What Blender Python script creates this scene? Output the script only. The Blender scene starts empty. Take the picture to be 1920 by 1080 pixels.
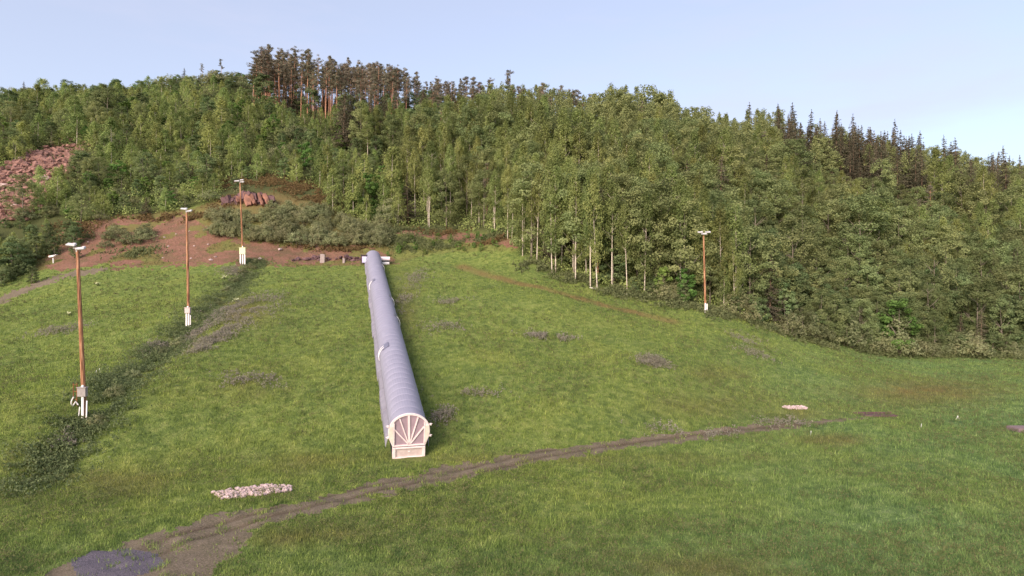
import bpy, math, random
import numpy as np
from mathutils import Vector, Matrix
random.seed(7); RS = np.random.RandomState(11)
C = bpy.context.scene.collection
F = 1150.0; H = 12.0            # focal length in px of the 1920 wide frame, camera height
R = math.radians

# ------------------------------------------------------------------ terrain
def W(px, py, Y): return ((px-960)/F*Y, Y, H+(540-py)/F*Y)
ctrl = []
def cp(px, py, Y): ctrl.append(W(px, py, Y))
def cz(px, Y, z): ctrl.append(((px-960)/F*Y, Y, z))
for px in (-900, 0, 500, 960, 1400, 1920, 2800):
    for Y in (8, 18, 30): cz(px, Y, 0)
for px, Y in ((300,36),(768,43),(960,43),(1200,46),(1500,54),(1900,50),(1900,75),(1700,64),(2300,60),(2300,90),(500,38),(2000,38)): cz(px, Y, 0)
cz(1900,104,.1); cz(2400,108,1)
for a in [(0,900,38),(160,765,46),(0,700,60),(0,570,92),(-300,600,85),(-300,760,52),(355,602,73),(250,650,66),(455,492,108),(300,498,108),(130,512,104),
          (600,495,111),(900,492,111),(975,485,110),(1140,545,98),(1323,588,92),(1500,635,98),(1600,655,102),(1700,668,104),
          (1230,682,64),(1050,640,70),(1000,560,84),(1000,740,53),(1400,700,68),(1550,680,82),(450,700,56),(450,840,44),(300,800,46),
          (340,420,127),(455,380,134),(560,440,124),(700,455,122),(150,425,124),(0,400,128),(75,330,142),(20,500,112),(-300,430,124),
          (850,430,133),(760,440,126),(930,455,118),(250,400,132),(300,300,160),(100,260,165),(480,195,200),(700,222,200),(600,310,160),(450,330,150),
          (300,178,236),(0,195,236),(470,172,228),(-400,215,236)]: cp(*a)
for a in [(850,170,45),(850,205,66.5),(1000,205,64),(1200,205,60),(1400,210,57),(1540,210,54),(1700,220,51),(1900,225,43),(2300,225,36),
          (1000,150,38),(1200,150,32.5),(1400,150,30),(1540,150,26),(1700,150,20),(1900,160,20),(2300,150,16),(700,225,74),(480,225,78),
          (1200,120,20),(1400,120,15.5),(1000,125,26),(1600,120,9),(1900,125,6)]: cz(*a)
for px, z in ((-600,76),(0,80),(500,76),(960,62),(1400,56),(1920,42),(2500,36)):
    cz(px, 300, z); cz(px, 420, z-10)
for q in np.linspace(0, 1, 9):
    Yq = 43.5+(112-43.5)*q; Xq = -7.2-18.4*q; zq = 2.05+15.7*q
    for dx_ in (-1.6, 1.6): ctrl.append((Xq+dx_, Yq, zq-2.0+1.1*min(1, q*2.2)))
P0 = np.array(ctrl); cc = 6.0
def _phi(x, y): return np.sqrt((x[:,None]-P0[None,:,0])**2+(y[:,None]-P0[None,:,1])**2+cc*cc)
_w = np.linalg.solve(_phi(P0[:,0], P0[:,1])+np.eye(len(P0))*.15, P0[:,2]-0)

def vnoise(x, y, s, seed=0):                                     # smooth value noise 0..1
    x = np.asarray(x, float)/s+seed*17.3; y = np.asarray(y, float)/s+seed*9.1
    xi = np.floor(x).astype(np.int64); yi = np.floor(y).astype(np.int64)
    fx = x-xi; fy = y-yi; fx = fx*fx*(3-2*fx); fy = fy*fy*(3-2*fy)
    def h(a, b):
        n = (a*374761393+b*668265263+seed*1442695) & 0x7fffffff
        n = ((n ^ (n >> 13))*1274126177) & 0x7fffffff
        return ((n ^ (n >> 16)) & 0xffff)/65535.0
    return (h(xi,yi)*(1-fx)+h(xi+1,yi)*fx)*(1-fy)+(h(xi,yi+1)*(1-fx)+h(xi+1,yi+1)*fx)*fy
def smooth(a, b, x):
    t = np.clip((x-a)/(b-a), 0, 1); return t*t*(3-2*t)
GUL = [(480,500,108),(420,560,88),(340,640,68),(230,730,52),(120,850,42),(20,950,34)]
GULW = np.array([((a-960)/F*c, c) for a, b, c in GUL])
TRN = [(860,494,109),(960,530,96),(1100,570,88),(1260,603,84)]
TRNW = np.array([((a-960)/F*c, c) for a, b, c in TRN])
def polydist(x, y, L):
    d = np.full(x.shape, 1e9)
    for i in range(len(L)-1):
        a = L[i]; b = L[i+1]; ab = b-a
        t = np.clip(((x-a[0])*ab[0]+(y-a[1])*ab[1])/(ab@ab), 0, 1)
        d = np.minimum(d, np.hypot(x-a[0]-t*ab[0], y-a[1]-t*ab[1]))
    return d
TRK = np.array([((a-960)/F*c, c) for a, b, c in [(240,1060,26.6),(330,1015,29),(430,985,31),(560,953,33.4),(710,914,36.9),(800,895,38.9),(900,881,40.5),(1000,859,43.3),(1100,843,45.5),(1250,824,48.6),(1400,806,51.9),(1500,797,53.7),(1600,786,56)]])
def rut(x, y):
    d = polydist(x, y, TRK); return np.exp(-((d-.62)/.24)**2)
def _z(x, y):
    z = np.empty(x.shape)
    for i in range(0, len(x), 40000):
        z[i:i+40000] = _phi(x[i:i+40000], y[i:i+40000])@_w
    fl = 42.0
    z = np.where(z < .25, .25*np.exp((z-.25)/.25*.6)-.0, z)
    z = z+(vnoise(x,y,9,1)-.5)*.22+(vnoise(x,y,2.6,2)-.5)*.2+(vnoise(x,y,.9,3)-.5)*.13
    far = smooth(118, 150, y)
    z = z+far*(vnoise(x,y,14,5)-.5)*2.2
    z -= .9*np.exp(-(polydist(x,y,GULW)/2.2)**2)*smooth(30,45,y)
    z -= .35*np.exp(-(polydist(x,y,TRNW)/.8)**2)
    z -= .07*rut(x, y)
    return z
# the fan grid: fine near the camera, coarse far away
Ys = np.concatenate([[3,5], 7*np.exp(np.linspace(0, math.log(260/7.), 560)), [280,320,380,480,700,1100,2000]])
Us = np.concatenate([[-6,-4,-3,-2.4,-2,-1.7,-1.45,-1.25], np.linspace(-1.1, 1.1, 560), [1.25,1.45,1.7,2,2.4,3,4,6]])
GY, GU = np.meshgrid(Ys, Us, indexing='ij'); GX = GU*GY
GZ = _z(GX.ravel().copy(), GY.ravel().copy()).reshape(GX.shape)
farz = np.minimum(GZ[Ys == 480][0], 60)
for i, yy in enumerate(Ys):
    if yy > 430: GZ[i] = np.clip(GZ[i-1]-3, 5, 75)
def ground(x, y):                                                # bilinear read of the same grid
    x = np.atleast_1d(np.asarray(x, float)); y = np.atleast_1d(np.asarray(y, float))
    u = x/y
    i = np.clip(np.searchsorted(Ys, y)-1, 0, len(Ys)-2); j = np.clip(np.searchsorted(Us, u)-1, 0, len(Us)-2)
    a = (y-Ys[i])/(Ys[i+1]-Ys[i]); b = (u-Us[j])/(Us[j+1]-Us[j])
    return (GZ[i,j]*(1-b)+GZ[i,j+1]*b)*(1-a)+(GZ[i+1,j]*(1-b)+GZ[i+1,j+1]*b)*a
def gz(x, y): return float(ground(x, y)[0])
def proj(x, y, z): return 960+F*x/y, 540-F*(z-H)/y
def hit(px, py, y0=20, y1=250):                                  # ground point seen at a pixel
    ys = np.exp(np.linspace(math.log(y0), math.log(y1), 900)); xs = (px-960)/F*ys
    d = ground(xs, ys)-(H+(540-py)/F*ys)
    k = np.argmax(d > 0) if (d > 0).any() else len(ys)-1
    k = max(k, 1)
    return float(xs[k]), float(ys[k]), float(ground(xs[k], ys[k])[0])
def inpoly(px, py, poly):
    r = np.zeros(np.shape(px), bool); n = len(poly)
    for i in range(n):
        x1, y1 = poly[i]; x2, y2 = poly[(i+1) % n]
        if y1 == y2: continue
        c = ((y1 > py) != (y2 > py)) & (px < (x2-x1)*(py-y1)/(y2-y1)+x1)
        r ^= c
    return r
TRACK = [(60,1130),(100,1072),(150,1050),(260,1005),(420,965),(560,940),(700,908),(780,888),(900,866),(1000,848),(1100,833),(1250,814),(1400,799),(1500,792),(1640,781),
         (1500,802),(1400,813),(1250,833),(1100,853),(1000,871),(850,898),(740,923),(680,940),(560,970),(470,1000),(425,1035),(400,1085),(380,1130)]
PATH = [(-120,600),(-60,585),(0,556),(60,532),(130,512),(200,503),(200,509),(130,520),(60,543),(0,569),(-60,600),(-120,618)]
SOIL = [(78,500),(85,470),(112,438),(150,420),(220,412),(290,414),(345,405),(405,436),(450,452),(540,462),(620,456),(690,462),(735,485),(735,494),(480,497),(300,499),(200,505),(120,510)]
RED = [(720,424),(800,434),(900,440),(965,452),(965,466),(880,458),(780,444),(720,436)]
BROWN = [(395,392),(430,345),(500,330),(560,345),(650,372),(640,395),(540,382),(520,392)]
SCREE = [(-60,330),(0,318),(40,300),(70,285),(110,268),(165,275),(140,320),(110,345),(80,378),(60,400),(-60,430)]
BANK = [(60,512),(90,440),(150,400),(360,392),(400,375),(460,350),(740,400),(985,440),(970,470),(860,472),(790,480),(740,497),(480,500),(300,500)]
PATCH = [(130,1050),(170,1034),(230,1028),(290,1038),(305,1056),(280,1075),(200,1090),(140,1082)]

# ------------------------------------------------------------------ materials
M = {}
def nt(name, rough=.9, spec=.2):
    m = bpy.data.materials.new(name); m.use_nodes = True; t = m.node_tree
    b = t.nodes['Principled BSDF']; b.inputs['Roughness'].default_value = rough; b.inputs['Specular IOR Level'].default_value = spec
    M[name] = m; return m, t, b
def N(t, ty, **k):
    n = t.nodes.new(ty)
    for a, v in k.items(): setattr(n, a, v)
    return n
def noise_node(t, scale, detail=4, rough=.6):
    g = N(t, 'ShaderNodeNewGeometry'); n = N(t, 'ShaderNodeTexNoise'); n.inputs['Scale'].default_value = scale
    n.inputs['Detail'].default_value = detail; n.inputs['Roughness'].default_value = rough
    t.links.new(g.outputs['Position'], n.inputs['Vector']); return n
def ramp(t, src, stops):
    r = N(t, 'ShaderNodeValToRGB'); e = r.color_ramp.elements
    while len(e) > 1: e.remove(e[0])
    e[0].position = stops[0][0]; e[0].color = (*stops[0][1], 1)
    for p, c in stops[1:]:
        x = e.new(p); x.color = (*c, 1)
    t.links.new(src, r.inputs[0]); return r.outputs[0]
def mixc(t, fac, a, b, mode='MIX'):
    m = N(t, 'ShaderNodeMix', data_type='RGBA', blend_type=mode)
    for s, v in ((m.inputs[0], fac), (m.inputs[6], a), (m.inputs[7], b)):
        if hasattr(v, 'is_linked') or hasattr(v, 'links'): t.links.new(v, s)
        elif isinstance(v, (int, float)): s.default_value = v
        else: s.default_value = (*v, 1)
    return m.outputs[2]
def bump(t, b, scale, dist, strength=.6, detail=6):
    n = noise_node(t, scale, detail); bp = N(t, 'ShaderNodeBump'); bp.inputs['Distance'].default_value = dist; bp.inputs['Strength'].default_value = strength
    t.links.new(n.outputs[0], bp.inputs['Height']); t.links.new(bp.outputs[0], b.inputs['Normal'])
def plain(name, c1, c2=None, scale=3, rough=.7, spec=.3, bmp=None):
    m, t, b = nt(name, rough, spec)
    if c2 is None: c2 = tuple(x*.8 for x in c1)
    n = noise_node(t, scale); t.links.new(ramp(t, n.outputs[0], [(.3,c2),(.7,c1)]), b.inputs['Base Color'])
    if bmp: bump(t, b, *bmp)
    return m
def attr(t, name):
    return N(t, 'ShaderNodeAttribute', attribute_name=name)
def grass_colour(t, hi=1.0, blade=False):
    """green meadow colours, varied in patches; attribute zone: r dry, g forest floor, b bluer green towards the right and foreground"""
    n1 = noise_node(t, .16, 4); n2 = noise_node(t, 1.3, 5, .7)
    k = hi
    base = ramp(t, n1.outputs[0], [(.3,(.130*k,.182*k,.052*k)),(.5,(.180*k,.236*k,.056*k)),(.7,(.238*k,.270*k,.064*k))])
    base = mixc(t, .5, base, ramp(t, n2.outputs[0], [(.38,(.062*k,.098*k,.034*k)),(.5,(.172*k,.225*k,.058*k)),(.63,(.305*k,.325*k,.110*k))]))
    z = attr(t, 'zone'); s = N(t, 'ShaderNodeSeparateColor'); t.links.new(z.outputs['Color'], s.inputs[0])
    base = mixc(t, s.outputs[2], base, mixc(t, 1.0, base, (.84,.98,1.30), 'MULTIPLY'))
    base = mixc(t, s.outputs[0], base, (.20*k,.155*k,.062*k))
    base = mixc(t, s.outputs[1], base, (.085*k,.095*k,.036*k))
    return base
m, t, b = nt('meadow_ground', .95, .1)
t.links.new(grass_colour(t, .8), b.inputs['Base Color']); bump(t, b, 5, .25, .8)
def leafmat(name, c1, c2, c3=None, trans=.42, sc=.35, var=.35):
    m = bpy.data.materials.new(name); m.use_nodes = True; t = m.node_tree; t.nodes.clear(); M[name] = m
    n = noise_node(t, sc, 3, .6); col = ramp(t, n.outputs[0], [(.3,c1),(.7,c2)])
    a = attr(t, 'leaf')
    col = mixc(t, .55, col, mixc(t, a.outputs['Fac'], c1, c3 or c2))
    oi = N(t, 'ShaderNodeObjectInfo'); hs = N(t, 'ShaderNodeHueSaturation')
    mr = N(t, 'ShaderNodeMapRange'); mr.inputs[3].default_value = 1-var; mr.inputs[4].default_value = 1+var*.9
    t.links.new(oi.outputs['Random'], mr.inputs[0]); t.links.new(mr.outputs[0], hs.inputs['Value'])
    wn = N(t, 'ShaderNodeTexWhiteNoise', noise_dimensions='1D'); t.links.new(oi.outputs['Random'], wn.inputs['W'])
    mh = N(t, 'ShaderNodeMapRange'); mh.inputs[3].default_value = .478; mh.inputs[4].default_value = .518
    t.links.new(wn.outputs[0], mh.inputs[0]); t.links.new(mh.outputs[0], hs.inputs['Hue'])
    t.links.new(col, hs.inputs['Color'])
    d = N(t, 'ShaderNodeBsdfDiffuse'); tr = N(t, 'ShaderNodeBsdfTranslucent'); ms = N(t, 'ShaderNodeMixShader'); ms.inputs[0].default_value = trans
    o = N(t, 'ShaderNodeOutputMaterial')
    t.links.new(hs.outputs[0], d.inputs[0]); t.links.new(hs.outputs[0], tr.inputs[0])
    t.links.new(d.outputs[0], ms.inputs[1]); t.links.new(tr.outputs[0], ms.inputs[2]); t.links.new(ms.outputs[0], o.inputs[0])
    return m
def grassmat(name, hi):
    m = bpy.data.materials.new(name); m.use_nodes = True; t = m.node_tree; t.nodes.clear(); M[name] = m
    col = grass_colour(t, hi); a = attr(t, 'leaf')
    col = mixc(t, 1.0, col, ramp(t, a.outputs['Fac'], [(0,(.50,.56,.55)),(.45,(1.02,1.04,1.0)),(.8,(1.5,1.42,1.35)),(1,(2.1,1.9,1.95))]), 'MULTIPLY')
    d = N(t, 'ShaderNodeBsdfDiffuse'); tr = N(t, 'ShaderNodeBsdfTranslucent'); ms = N(t, 'ShaderNodeMixShader'); ms.inputs[0].default_value = .3
    o = N(t, 'ShaderNodeOutputMaterial'); t.links.new(col, d.inputs[0]); t.links.new(col, tr.inputs[0])
    t.links.new(d.outputs[0], ms.inputs[1]); t.links.new(tr.outputs[0], ms.inputs[2]); t.links.new(ms.outputs[0], o.inputs[0])
grassmat('grass_blade', 1.12)
leafmat('birch_leaf', (0.172, 0.217, 0.073), (0.314, 0.340, 0.126), (0.361, 0.391, 0.147), sc=.25, var=.33)
leafmat('young_leaf', (0.177, 0.240, 0.079), (0.353, 0.405, 0.134), (0.412, 0.450, 0.173), sc=.25, var=.34)
leafmat('aspen_leaf', (0.155, 0.201, 0.082), (0.296, 0.327, 0.140), (0.320, 0.348, 0.155), var=.34)
leafmat('alder_leaf', (0.115, 0.169, 0.073), (0.251, 0.303, 0.130), (0.286, 0.332, 0.154), var=.28)
leafmat('rowan_leaf', (0.115, 0.201, 0.054), (0.230, 0.348, 0.090), (0.243, 0.362, 0.105), var=.34)
leafmat('willow_leaf', (0.168, 0.190, 0.085), (0.323, 0.329, 0.171), (0.365, 0.359, 0.204), var=.22)
leafmat('pine_needle', (0.147, 0.148, 0.105), (0.244, 0.226, 0.156), (0.288, 0.232, 0.162), trans=.2, var=.2)
leafmat('spruce_needle', (0.076, 0.078, 0.052), (0.157, 0.140, 0.090), (0.180, 0.146, 0.100), trans=.15, var=.3)
leafmat('herb_leaf', (0.097, 0.134, 0.059), (0.207, 0.249, 0.103), (0.248, 0.269, 0.138), var=.1)
leafmat('lupine_flower', (0.239, 0.212, 0.175), (0.398, 0.329, 0.328), (0.318, 0.321, 0.175), var=.1)
leafmat('dry_brush', (.19,.105,.060), (.30,.19,.10), (.20,.19,.08), var=.15)
def barkmat(name, c1, c2, dark=None, sc=1.5):
    m, t, b = nt(name, .85, .15); g = N(t, 'ShaderNodeNewGeometry'); mp = N(t, 'ShaderNodeMapping'); mp.inputs['Scale'].default_value = (sc, sc, sc*1.6)
    n = N(t, 'ShaderNodeTexNoise'); n.inputs['Scale'].default_value = 1.2; n.inputs['Detail'].default_value = 5; n.inputs['Roughness'].default_value = .7
    t.links.new(g.outputs['Position'], mp.inputs[0]); t.links.new(mp.outputs[0], n.inputs['Vector'])
    st = [(.42,c1),(.62,c2)]
    if dark: st = [(.34,dark),(.42,c1),(.65,c2)]
    t.links.new(ramp(t, n.outputs[0], st), b.inputs['Base Color'])
barkmat('birch_bark', (.50,.42,.34), (.66,.58,.48), (.09,.07,.05))
barkmat('grey_bark', (.17,.145,.11), (.26,.22,.17))
barkmat('pine_bark', (.42,.21,.135), (.55,.30,.20), (.17,.09,.06))
barkmat('spruce_bark', (.16,.10,.07), (.24,.16,.11))
# track: gravelly brown with wheel lines
m, t, b = nt('track_dirt', .95, .1)
n1 = noise_node(t, .9, 6, .7); n2 = noise_node(t, 14, 3, .7)
c = mixc(t, .45, ramp(t, n1.outputs[0], [(.34,(.098,.090,.048)),(.5,(.158,.130,.080)),(.66,(.205,.165,.112))]), ramp(t, n2.outputs[0], [(.4,(.060,.052,.038)),(.6,(.25,.19,.155))]))
z_ = attr(t, 'zone'); s_ = N(t, 'ShaderNodeSeparateColor'); t.links.new(z_.outputs['Color'], s_.inputs[0]); c = mixc(t, s_.outputs[0], c, mixc(t, 1.0, c, (.62,.58,.55), 'MULTIPLY'))
t.links.new(c, b.inputs['Base Color']); bump(t, b, 9, .06, .8)
m, t, b = nt('red_soil', .95, .1)
n1 = noise_node(t, .35, 6, .75); n2 = noise_node(t, 3, 4, .8)
c = mixc(t, .45, ramp(t, n1.outputs[0], [(.42,(.095,.088,.040)),(.52,(.175,.095,.060)),(.66,(.245,.135,.095))]), ramp(t, n2.outputs[0], [(.35,(.13,.070,.045)),(.5,(.22,.11,.078)),(.7,(.32,.19,.15))]))
t.links.new(c, b.inputs['Base Color']); bump(t, b, 2.5, .3, .9)
m, t, b = nt('blue_gravel', .9, .2)
n2 = noise_node(t, 22, 3, .9); n1 = noise_node(t, 1.1, 3)
c = mixc(t, .4, ramp(t, n2.outputs[0], [(.42,(.028,.026,.034)),(.5,(.085,.074,.092)),(.58,(.23,.20,.235))]), ramp(t, n1.outputs[0], [(.3,(.08,.072,.09)),(.7,(.16,.135,.15))]))
t.links.new(c, b.inputs['Base Color']); bump(t, b, 25, .04, .8)
plain('pink_stone', (.62,.48,.46), (.36,.26,.25), 5, .85, .2)
plain('rubble_stone', (.36,.20,.165), (.11,.06,.048), .9, .9, .15, (4,.15))
plain('pale_rock', (.56,.42,.38), (.38,.26,.23), 1.6, .9, .15, (5,.08))
plain('dark_rock', (.17,.10,.10), (.085,.05,.055), .8, .9, .15, (2,.3))
plain('outcrop_rock', (.34,.165,.115), (.13,.065,.05), .7, .85, .2, (1.2,.4))
plain('tunnel_grey', (.280,.272,.345), (.250,.243,.310), .8, .55, .35)
plain('skirt_grey', (.26,.25,.29), (.19,.18,.215), 1.3, .75, .2)
plain('frame_white', (.84,.70,.69), (.72,.60,.58), 4, .6, .3)
plain('panel_mauve', (.37,.27,.31), (.30,.22,.25), 3, .6, .3)
plain('side_cream', (.74,.66,.56), (.62,.54,.46), 3, .6, .3)
plain('base_pink', (.60,.50,.47), (.48,.38,.36), 4, .7, .2)
plain('dark_parts_and_gap', (.03,.03,.04), (.02,.02,.025), 4, .7, .3)  # black for the dark parts, and for the painted shade in the sill gap
plain('hatch_dark', (.19,.19,.27), (.14,.14,.21), 3, .3, .5)
plain('white_paint', (.85,.82,.80), (.74,.70,.68), 4, .5, .4)
plain('housing_pink', (.80,.68,.72), (.70,.60,.66), 2, .5, .4)
plain('housing_lilac', (.62,.60,.82), (.50,.48,.70), 2, .5, .4)
m, t, b = nt('pole_wood', .8, .2)
g = N(t, 'ShaderNodeNewGeometry'); mp = N(t, 'ShaderNodeMapping'); mp.inputs['Scale'].default_value = (12,12,.7); n = N(t, 'ShaderNodeTexNoise'); n.inputs['Scale'].default_value = 1; n.inputs['Detail'].default_value = 5
t.links.new(g.outputs['Position'], mp.inputs[0]); t.links.new(mp.outputs[0], n.inputs['Vector'])
t.links.new(ramp(t, n.outputs[0], [(.36,(.13,.055,.030)),(.5,(.33,.155,.080)),(.64,(.50,.28,.17))]), b.inputs['Base Color'])
plain('lamp_metal', (.62,.58,.58), (.48,.46,.46), 6, .4, .5)
plain('lamp_glass', (.30,.32,.36), (.22,.24,.28), 6, .15, .6)
plain('box_grey', (.33,.29,.27), (.24,.21,.20), 6, .6, .3)
plain('box_yellow', (.72,.72,.46), (.60,.60,.36), 6, .6, .3)
plain('rust', (.30,.13,.055), (.16,.07,.035), 8, .9, .2)
plain('concrete', (.36,.30,.28), (.26,.21,.20), 3, .9, .2, (8,.02))
plain('slab_mauve', (.23,.165,.165), (.17,.125,.125), 2, .8, .2)
plain('log_bark', (.62,.60,.50), (.35,.32,.26), 3, .9, .1)

# ------------------------------------------------------------------ mesh helpers
class MB:
    def __init__(s): s.v = []; s.f = []; s.m = []
    def add(s, v, f, mi=0):
        o = len(s.v); s.v += [tuple(p) for p in v]; s.f += [tuple(i+o for i in q) for q in f]; s.m += [mi]*len(f)
    def box(s, c, d, rot=None, mi=0):
        x, y, z = [k/2 for k in d]; pts = [Vector((a*x, b*y, e*z)) for a in (-1,1) for b in (-1,1) for e in (-1,1)]
        if rot: pts = [rot@p for p in pts]
        s.add([p+Vector(c) for p in pts], [(0,1,3,2),(4,6,7,5),(0,4,5,1),(2,3,7,6),(0,2,6,4),(1,5,7,3)], mi)
    def tube(s, pts, rad, n=8, cap=True, mi=0):
        pts = [Vector(p) for p in pts]; v = []
        for i, p in enumerate(pts):
            d = (pts[min(i+1, len(pts)-1)]-pts[max(i-1, 0)]).normalized()
            a = d.cross(Vector((0,0,1))) if abs(d.z) < .9 else d.cross(Vector((0,1,0)))
            a.normalize(); b = d.cross(a); r = rad[i] if isinstance(rad, (list, tuple)) else rad
            v += [p+a*r*math.cos(2*math.pi*k/n)+b*r*math.sin(2*math.pi*k/n) for k in range(n)]
        f = [(i*n+k, i*n+(k+1) % n, (i+1)*n+(k+1) % n, (i+1)*n+k) for i in range(len(pts)-1) for k in range(n)]
        if cap: f += [tuple(range(n-1, -1, -1)), tuple((len(pts)-1)*n+k for k in range(n))]
        s.add(v, f, mi)
    def prism(s, outline, fr, d0, d1, mi=0):                     # outline (u,v) pushed along w; fr maps (u,v,w)->point
        n = len(outline); v = [fr(u, w_, d0) for u, w_ in outline]+[fr(u, w_, d1) for u, w_ in outline]
        f = [tuple(range(n)), tuple(range(2*n-1, n-1, -1))]+[(i, n+i, n+(i+1) % n, (i+1) % n) for i in range(n)]
        s.add(v, f, mi)
    def rock(s, c, r, seed, sx=1, sy=1, sz=.7, mi=0, sub=1):
        rr = random.Random(seed); vs, fs = ICO[sub]
        k = [Vector((rr.gauss(0,1), rr.gauss(0,1), rr.gauss(0,1))).normalized() for _ in range(7)]; lim = [rr.uniform(.55,.9) for _ in k]
        rot = Matrix.Rotation(rr.uniform(0,6.28), 3, 'Z')
        out = []
        for v in vs:
            v = Vector(v)*(1+rr.uniform(-.12,.12))
            for q, l in zip(k, lim):
                dd = v.dot(q)
                if dd > l: v = v-q*(dd-l)
            out.append(rot@Vector((v.x*r*sx, v.y*r*sy, v.z*r*sz))+Vector(c))
        s.add(out, fs, mi)
    def mesh(s, name, mats, smooth=False):
        me = bpy.data.meshes.new(name); me.from_pydata(s.v, [], s.f)
        for q in (mats if isinstance(mats, (list, tuple)) else [mats]): me.materials.append(M[q])
        me.polygons.foreach_set('material_index', s.m)
        if smooth: me.polygons.foreach_set('use_smooth', [True]*len(s.f))
        me.update(); return me
    def build(s, name, mats, parent=None, smooth=False, bevel=0):
        o = bpy.data.objects.new(name, s.mesh(name, mats, smooth)); C.objects.link(o)
        if parent: o.parent = parent; o.matrix_parent_inverse = Matrix.Translation(-parent.location)
        if bevel:
            md = o.modifiers.new('bevel', 'BEVEL'); md.width = bevel; md.segments = 2; md.limit_method = 'ANGLE'
        return o
import bmesh
ICO = {}
for k in (1, 2):
    bm = bmesh.new(); bmesh.ops.create_icosphere(bm, subdivisions=k, radius=1)
    ICO[k] = ([v.co[:] for v in bm.verts], [tuple(v.index for v in f.verts) for f in bm.faces]); bm.free()
def tag(o, label=None, cat=None, group=None, kind=None):
    if label: o['label'] = label
    if cat: o['category'] = cat
    if group: o['group'] = group
    if kind: o['kind'] = kind
    return o
def empty(name, loc, label, cat, group=None):
    o = bpy.data.objects.new(name, None); C.objects.link(o); o.location = loc; o.empty_display_size = .3
    return tag(o, label, cat, group)
def quadmesh(name, V, k, mats, leaf=None, zone=None):            # V: (n*k,3) unshared faces of k corners
    n = len(V)//k; me = bpy.data.meshes.new(name)
    me.vertices.add(len(V)); me.vertices.foreach_set('co', np.ascontiguousarray(V, np.float32).ravel())
    me.loops.add(n*k); me.loops.foreach_set('vertex_index', np.arange(n*k, dtype=np.int32))
    me.polygons.add(n); me.polygons.foreach_set('loop_start', np.arange(0, n*k, k, dtype=np.int32)); me.polygons.foreach_set('loop_total', np.full(n, k, np.int32))
    for q in mats: me.materials.append(M[q])
    if leaf is not None:
        a = me.attributes.new('leaf', 'FLOAT', 'POINT'); a.data.foreach_set('value', np.repeat(leaf, k).astype(np.float32))
    if zone is not None:
        a = me.attributes.new('zone', 'FLOAT_COLOR', 'POINT'); a.data.foreach_set('color', np.repeat(zone, k, axis=0).astype(np.float32).ravel())
    me.update(calc_edges=True); return me
def leafquads(Cn, size, up=0.0, asp=.6, rs=RS, vert=0.0, bias=None):
    n = len(Cn); nr = rs.normal(size=(n,3))*.75; nr[:,2] += up
    if bias is not None: nr += bias
    nr = nr; nr /= np.linalg.norm(nr, axis=1)[:,None]
    a = rs.normal(size=(n,3)); a[:,2] -= vert*2.5
    a -= (a*nr).sum(1)[:,None]*nr; a /= np.linalg.norm(a, axis=1)[:,None]; b = np.cross(nr, a)
    s = (np.asarray(size)*np.ones(n)*rs.uniform(.6, 1.4, n))[:,None]
    return np.stack([Cn+a*s, Cn+b*s*asp, Cn-a*s, Cn-b*s*asp], 1).reshape(-1,3)

# ------------------------------------------------------------------ ground objects
PX, PY = proj(GX, GY, GZ)
jit = (vnoise(GX,GY,.9,21)-.5)+(vnoise(GX,GY,.35,22)-.5)*.8
def zone_of(X, Y, Z):
    px, py = proj(X, Y, Z); j = (vnoise(X,Y,1.1,21)-.5)+(vnoise(X,Y,.4,22)-.5)*.9
    jx = px+j*18*40/Y; jy = py+j*5.5*40/Y
    nearm = Y < 118
    tr = inpoly(jx, jy, TRACK) & (Y < 62); pa = inpoly(px+j*8, py+j*4, PATH) & (Y < 125) & (Y > 60)
    so = inpoly(px+j*25, py+j*14, SOIL) & (Y > 90) & (Y < 135) & (vnoise(X,Y,3.2,31) < .74)
    re = inpoly(px+j*16, py+j*5, RED) & (Y > 95) & (Y < 150)
    ga = inpoly(px+j*10, py+j*4, PATCH) & (Y < 40)
    return px, py, tr, pa, so | re, ga
_, _, tr, pa, so, ga = zone_of(GX, GY, GZ)
kind = np.zeros(GX.shape, int); kind[so] = 2; kind[pa] = 3; kind[tr] = 1; kind[ga] = 4
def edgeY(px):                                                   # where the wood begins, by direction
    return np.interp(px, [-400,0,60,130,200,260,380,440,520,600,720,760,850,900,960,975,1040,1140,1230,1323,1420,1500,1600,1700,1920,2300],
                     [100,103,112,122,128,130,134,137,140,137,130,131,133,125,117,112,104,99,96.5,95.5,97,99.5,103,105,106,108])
def zones(X, Y, Z):
    px, py = proj(X, Y, Z)
    dry = np.zeros(px.shape)
    def blob(cx, cy, rx, ry, a): return a*np.exp(-((px-cx)/rx)**2-((py-cy)/ry)**2)
    for q in ((1740,735,130,22,.75),(230,905,90,25,.5),(560,870,60,20,.35),(1560,826,60,10,.6),(1310,1065,120,22,.55),(440,585,70,28,.6),(350,640,30,20,.5),(540,1010,60,18,.5),(1330,760,120,25,.3),
              (1340,700,60,14,.35),(1500,775,60,12,.5),(760,575,25,60,.35),(470,730,60,20,.25),(1000,860,500,10,.25),(620,1000,80,14,.4)): dry = dry+blob(*q)
    d = polydist(X, Y, TRNW+np.array([0.5,.8])); dry = dry+1.15*np.exp(-(d/1.0)**2)*(vnoise(X,Y,2,8)*.6+.6)
    dry = dry+.8*inpoly(px, py, BROWN)*(Y > 118)*(Y < 170)
    dry = dry+.75*inpoly(px, py, BANK)*(Y > 108)*(Y < 150)*np.where(px > 740, .45, 1)
    dry = np.clip(dry*(.6+.8*vnoise(X,Y,1.5,41)), 0, 1)
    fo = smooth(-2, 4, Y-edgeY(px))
    bl = smooth(1150, 1850, px+(py-700)*.6)*smooth(520,700,py)*.8+smooth(930, 1080, py)*.35
    bl = np.clip(bl*(.5+vnoise(X,Y,6,51)), 0, 1)
    return np.stack([dry, fo, bl, np.ones(px.shape)], -1)
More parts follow.
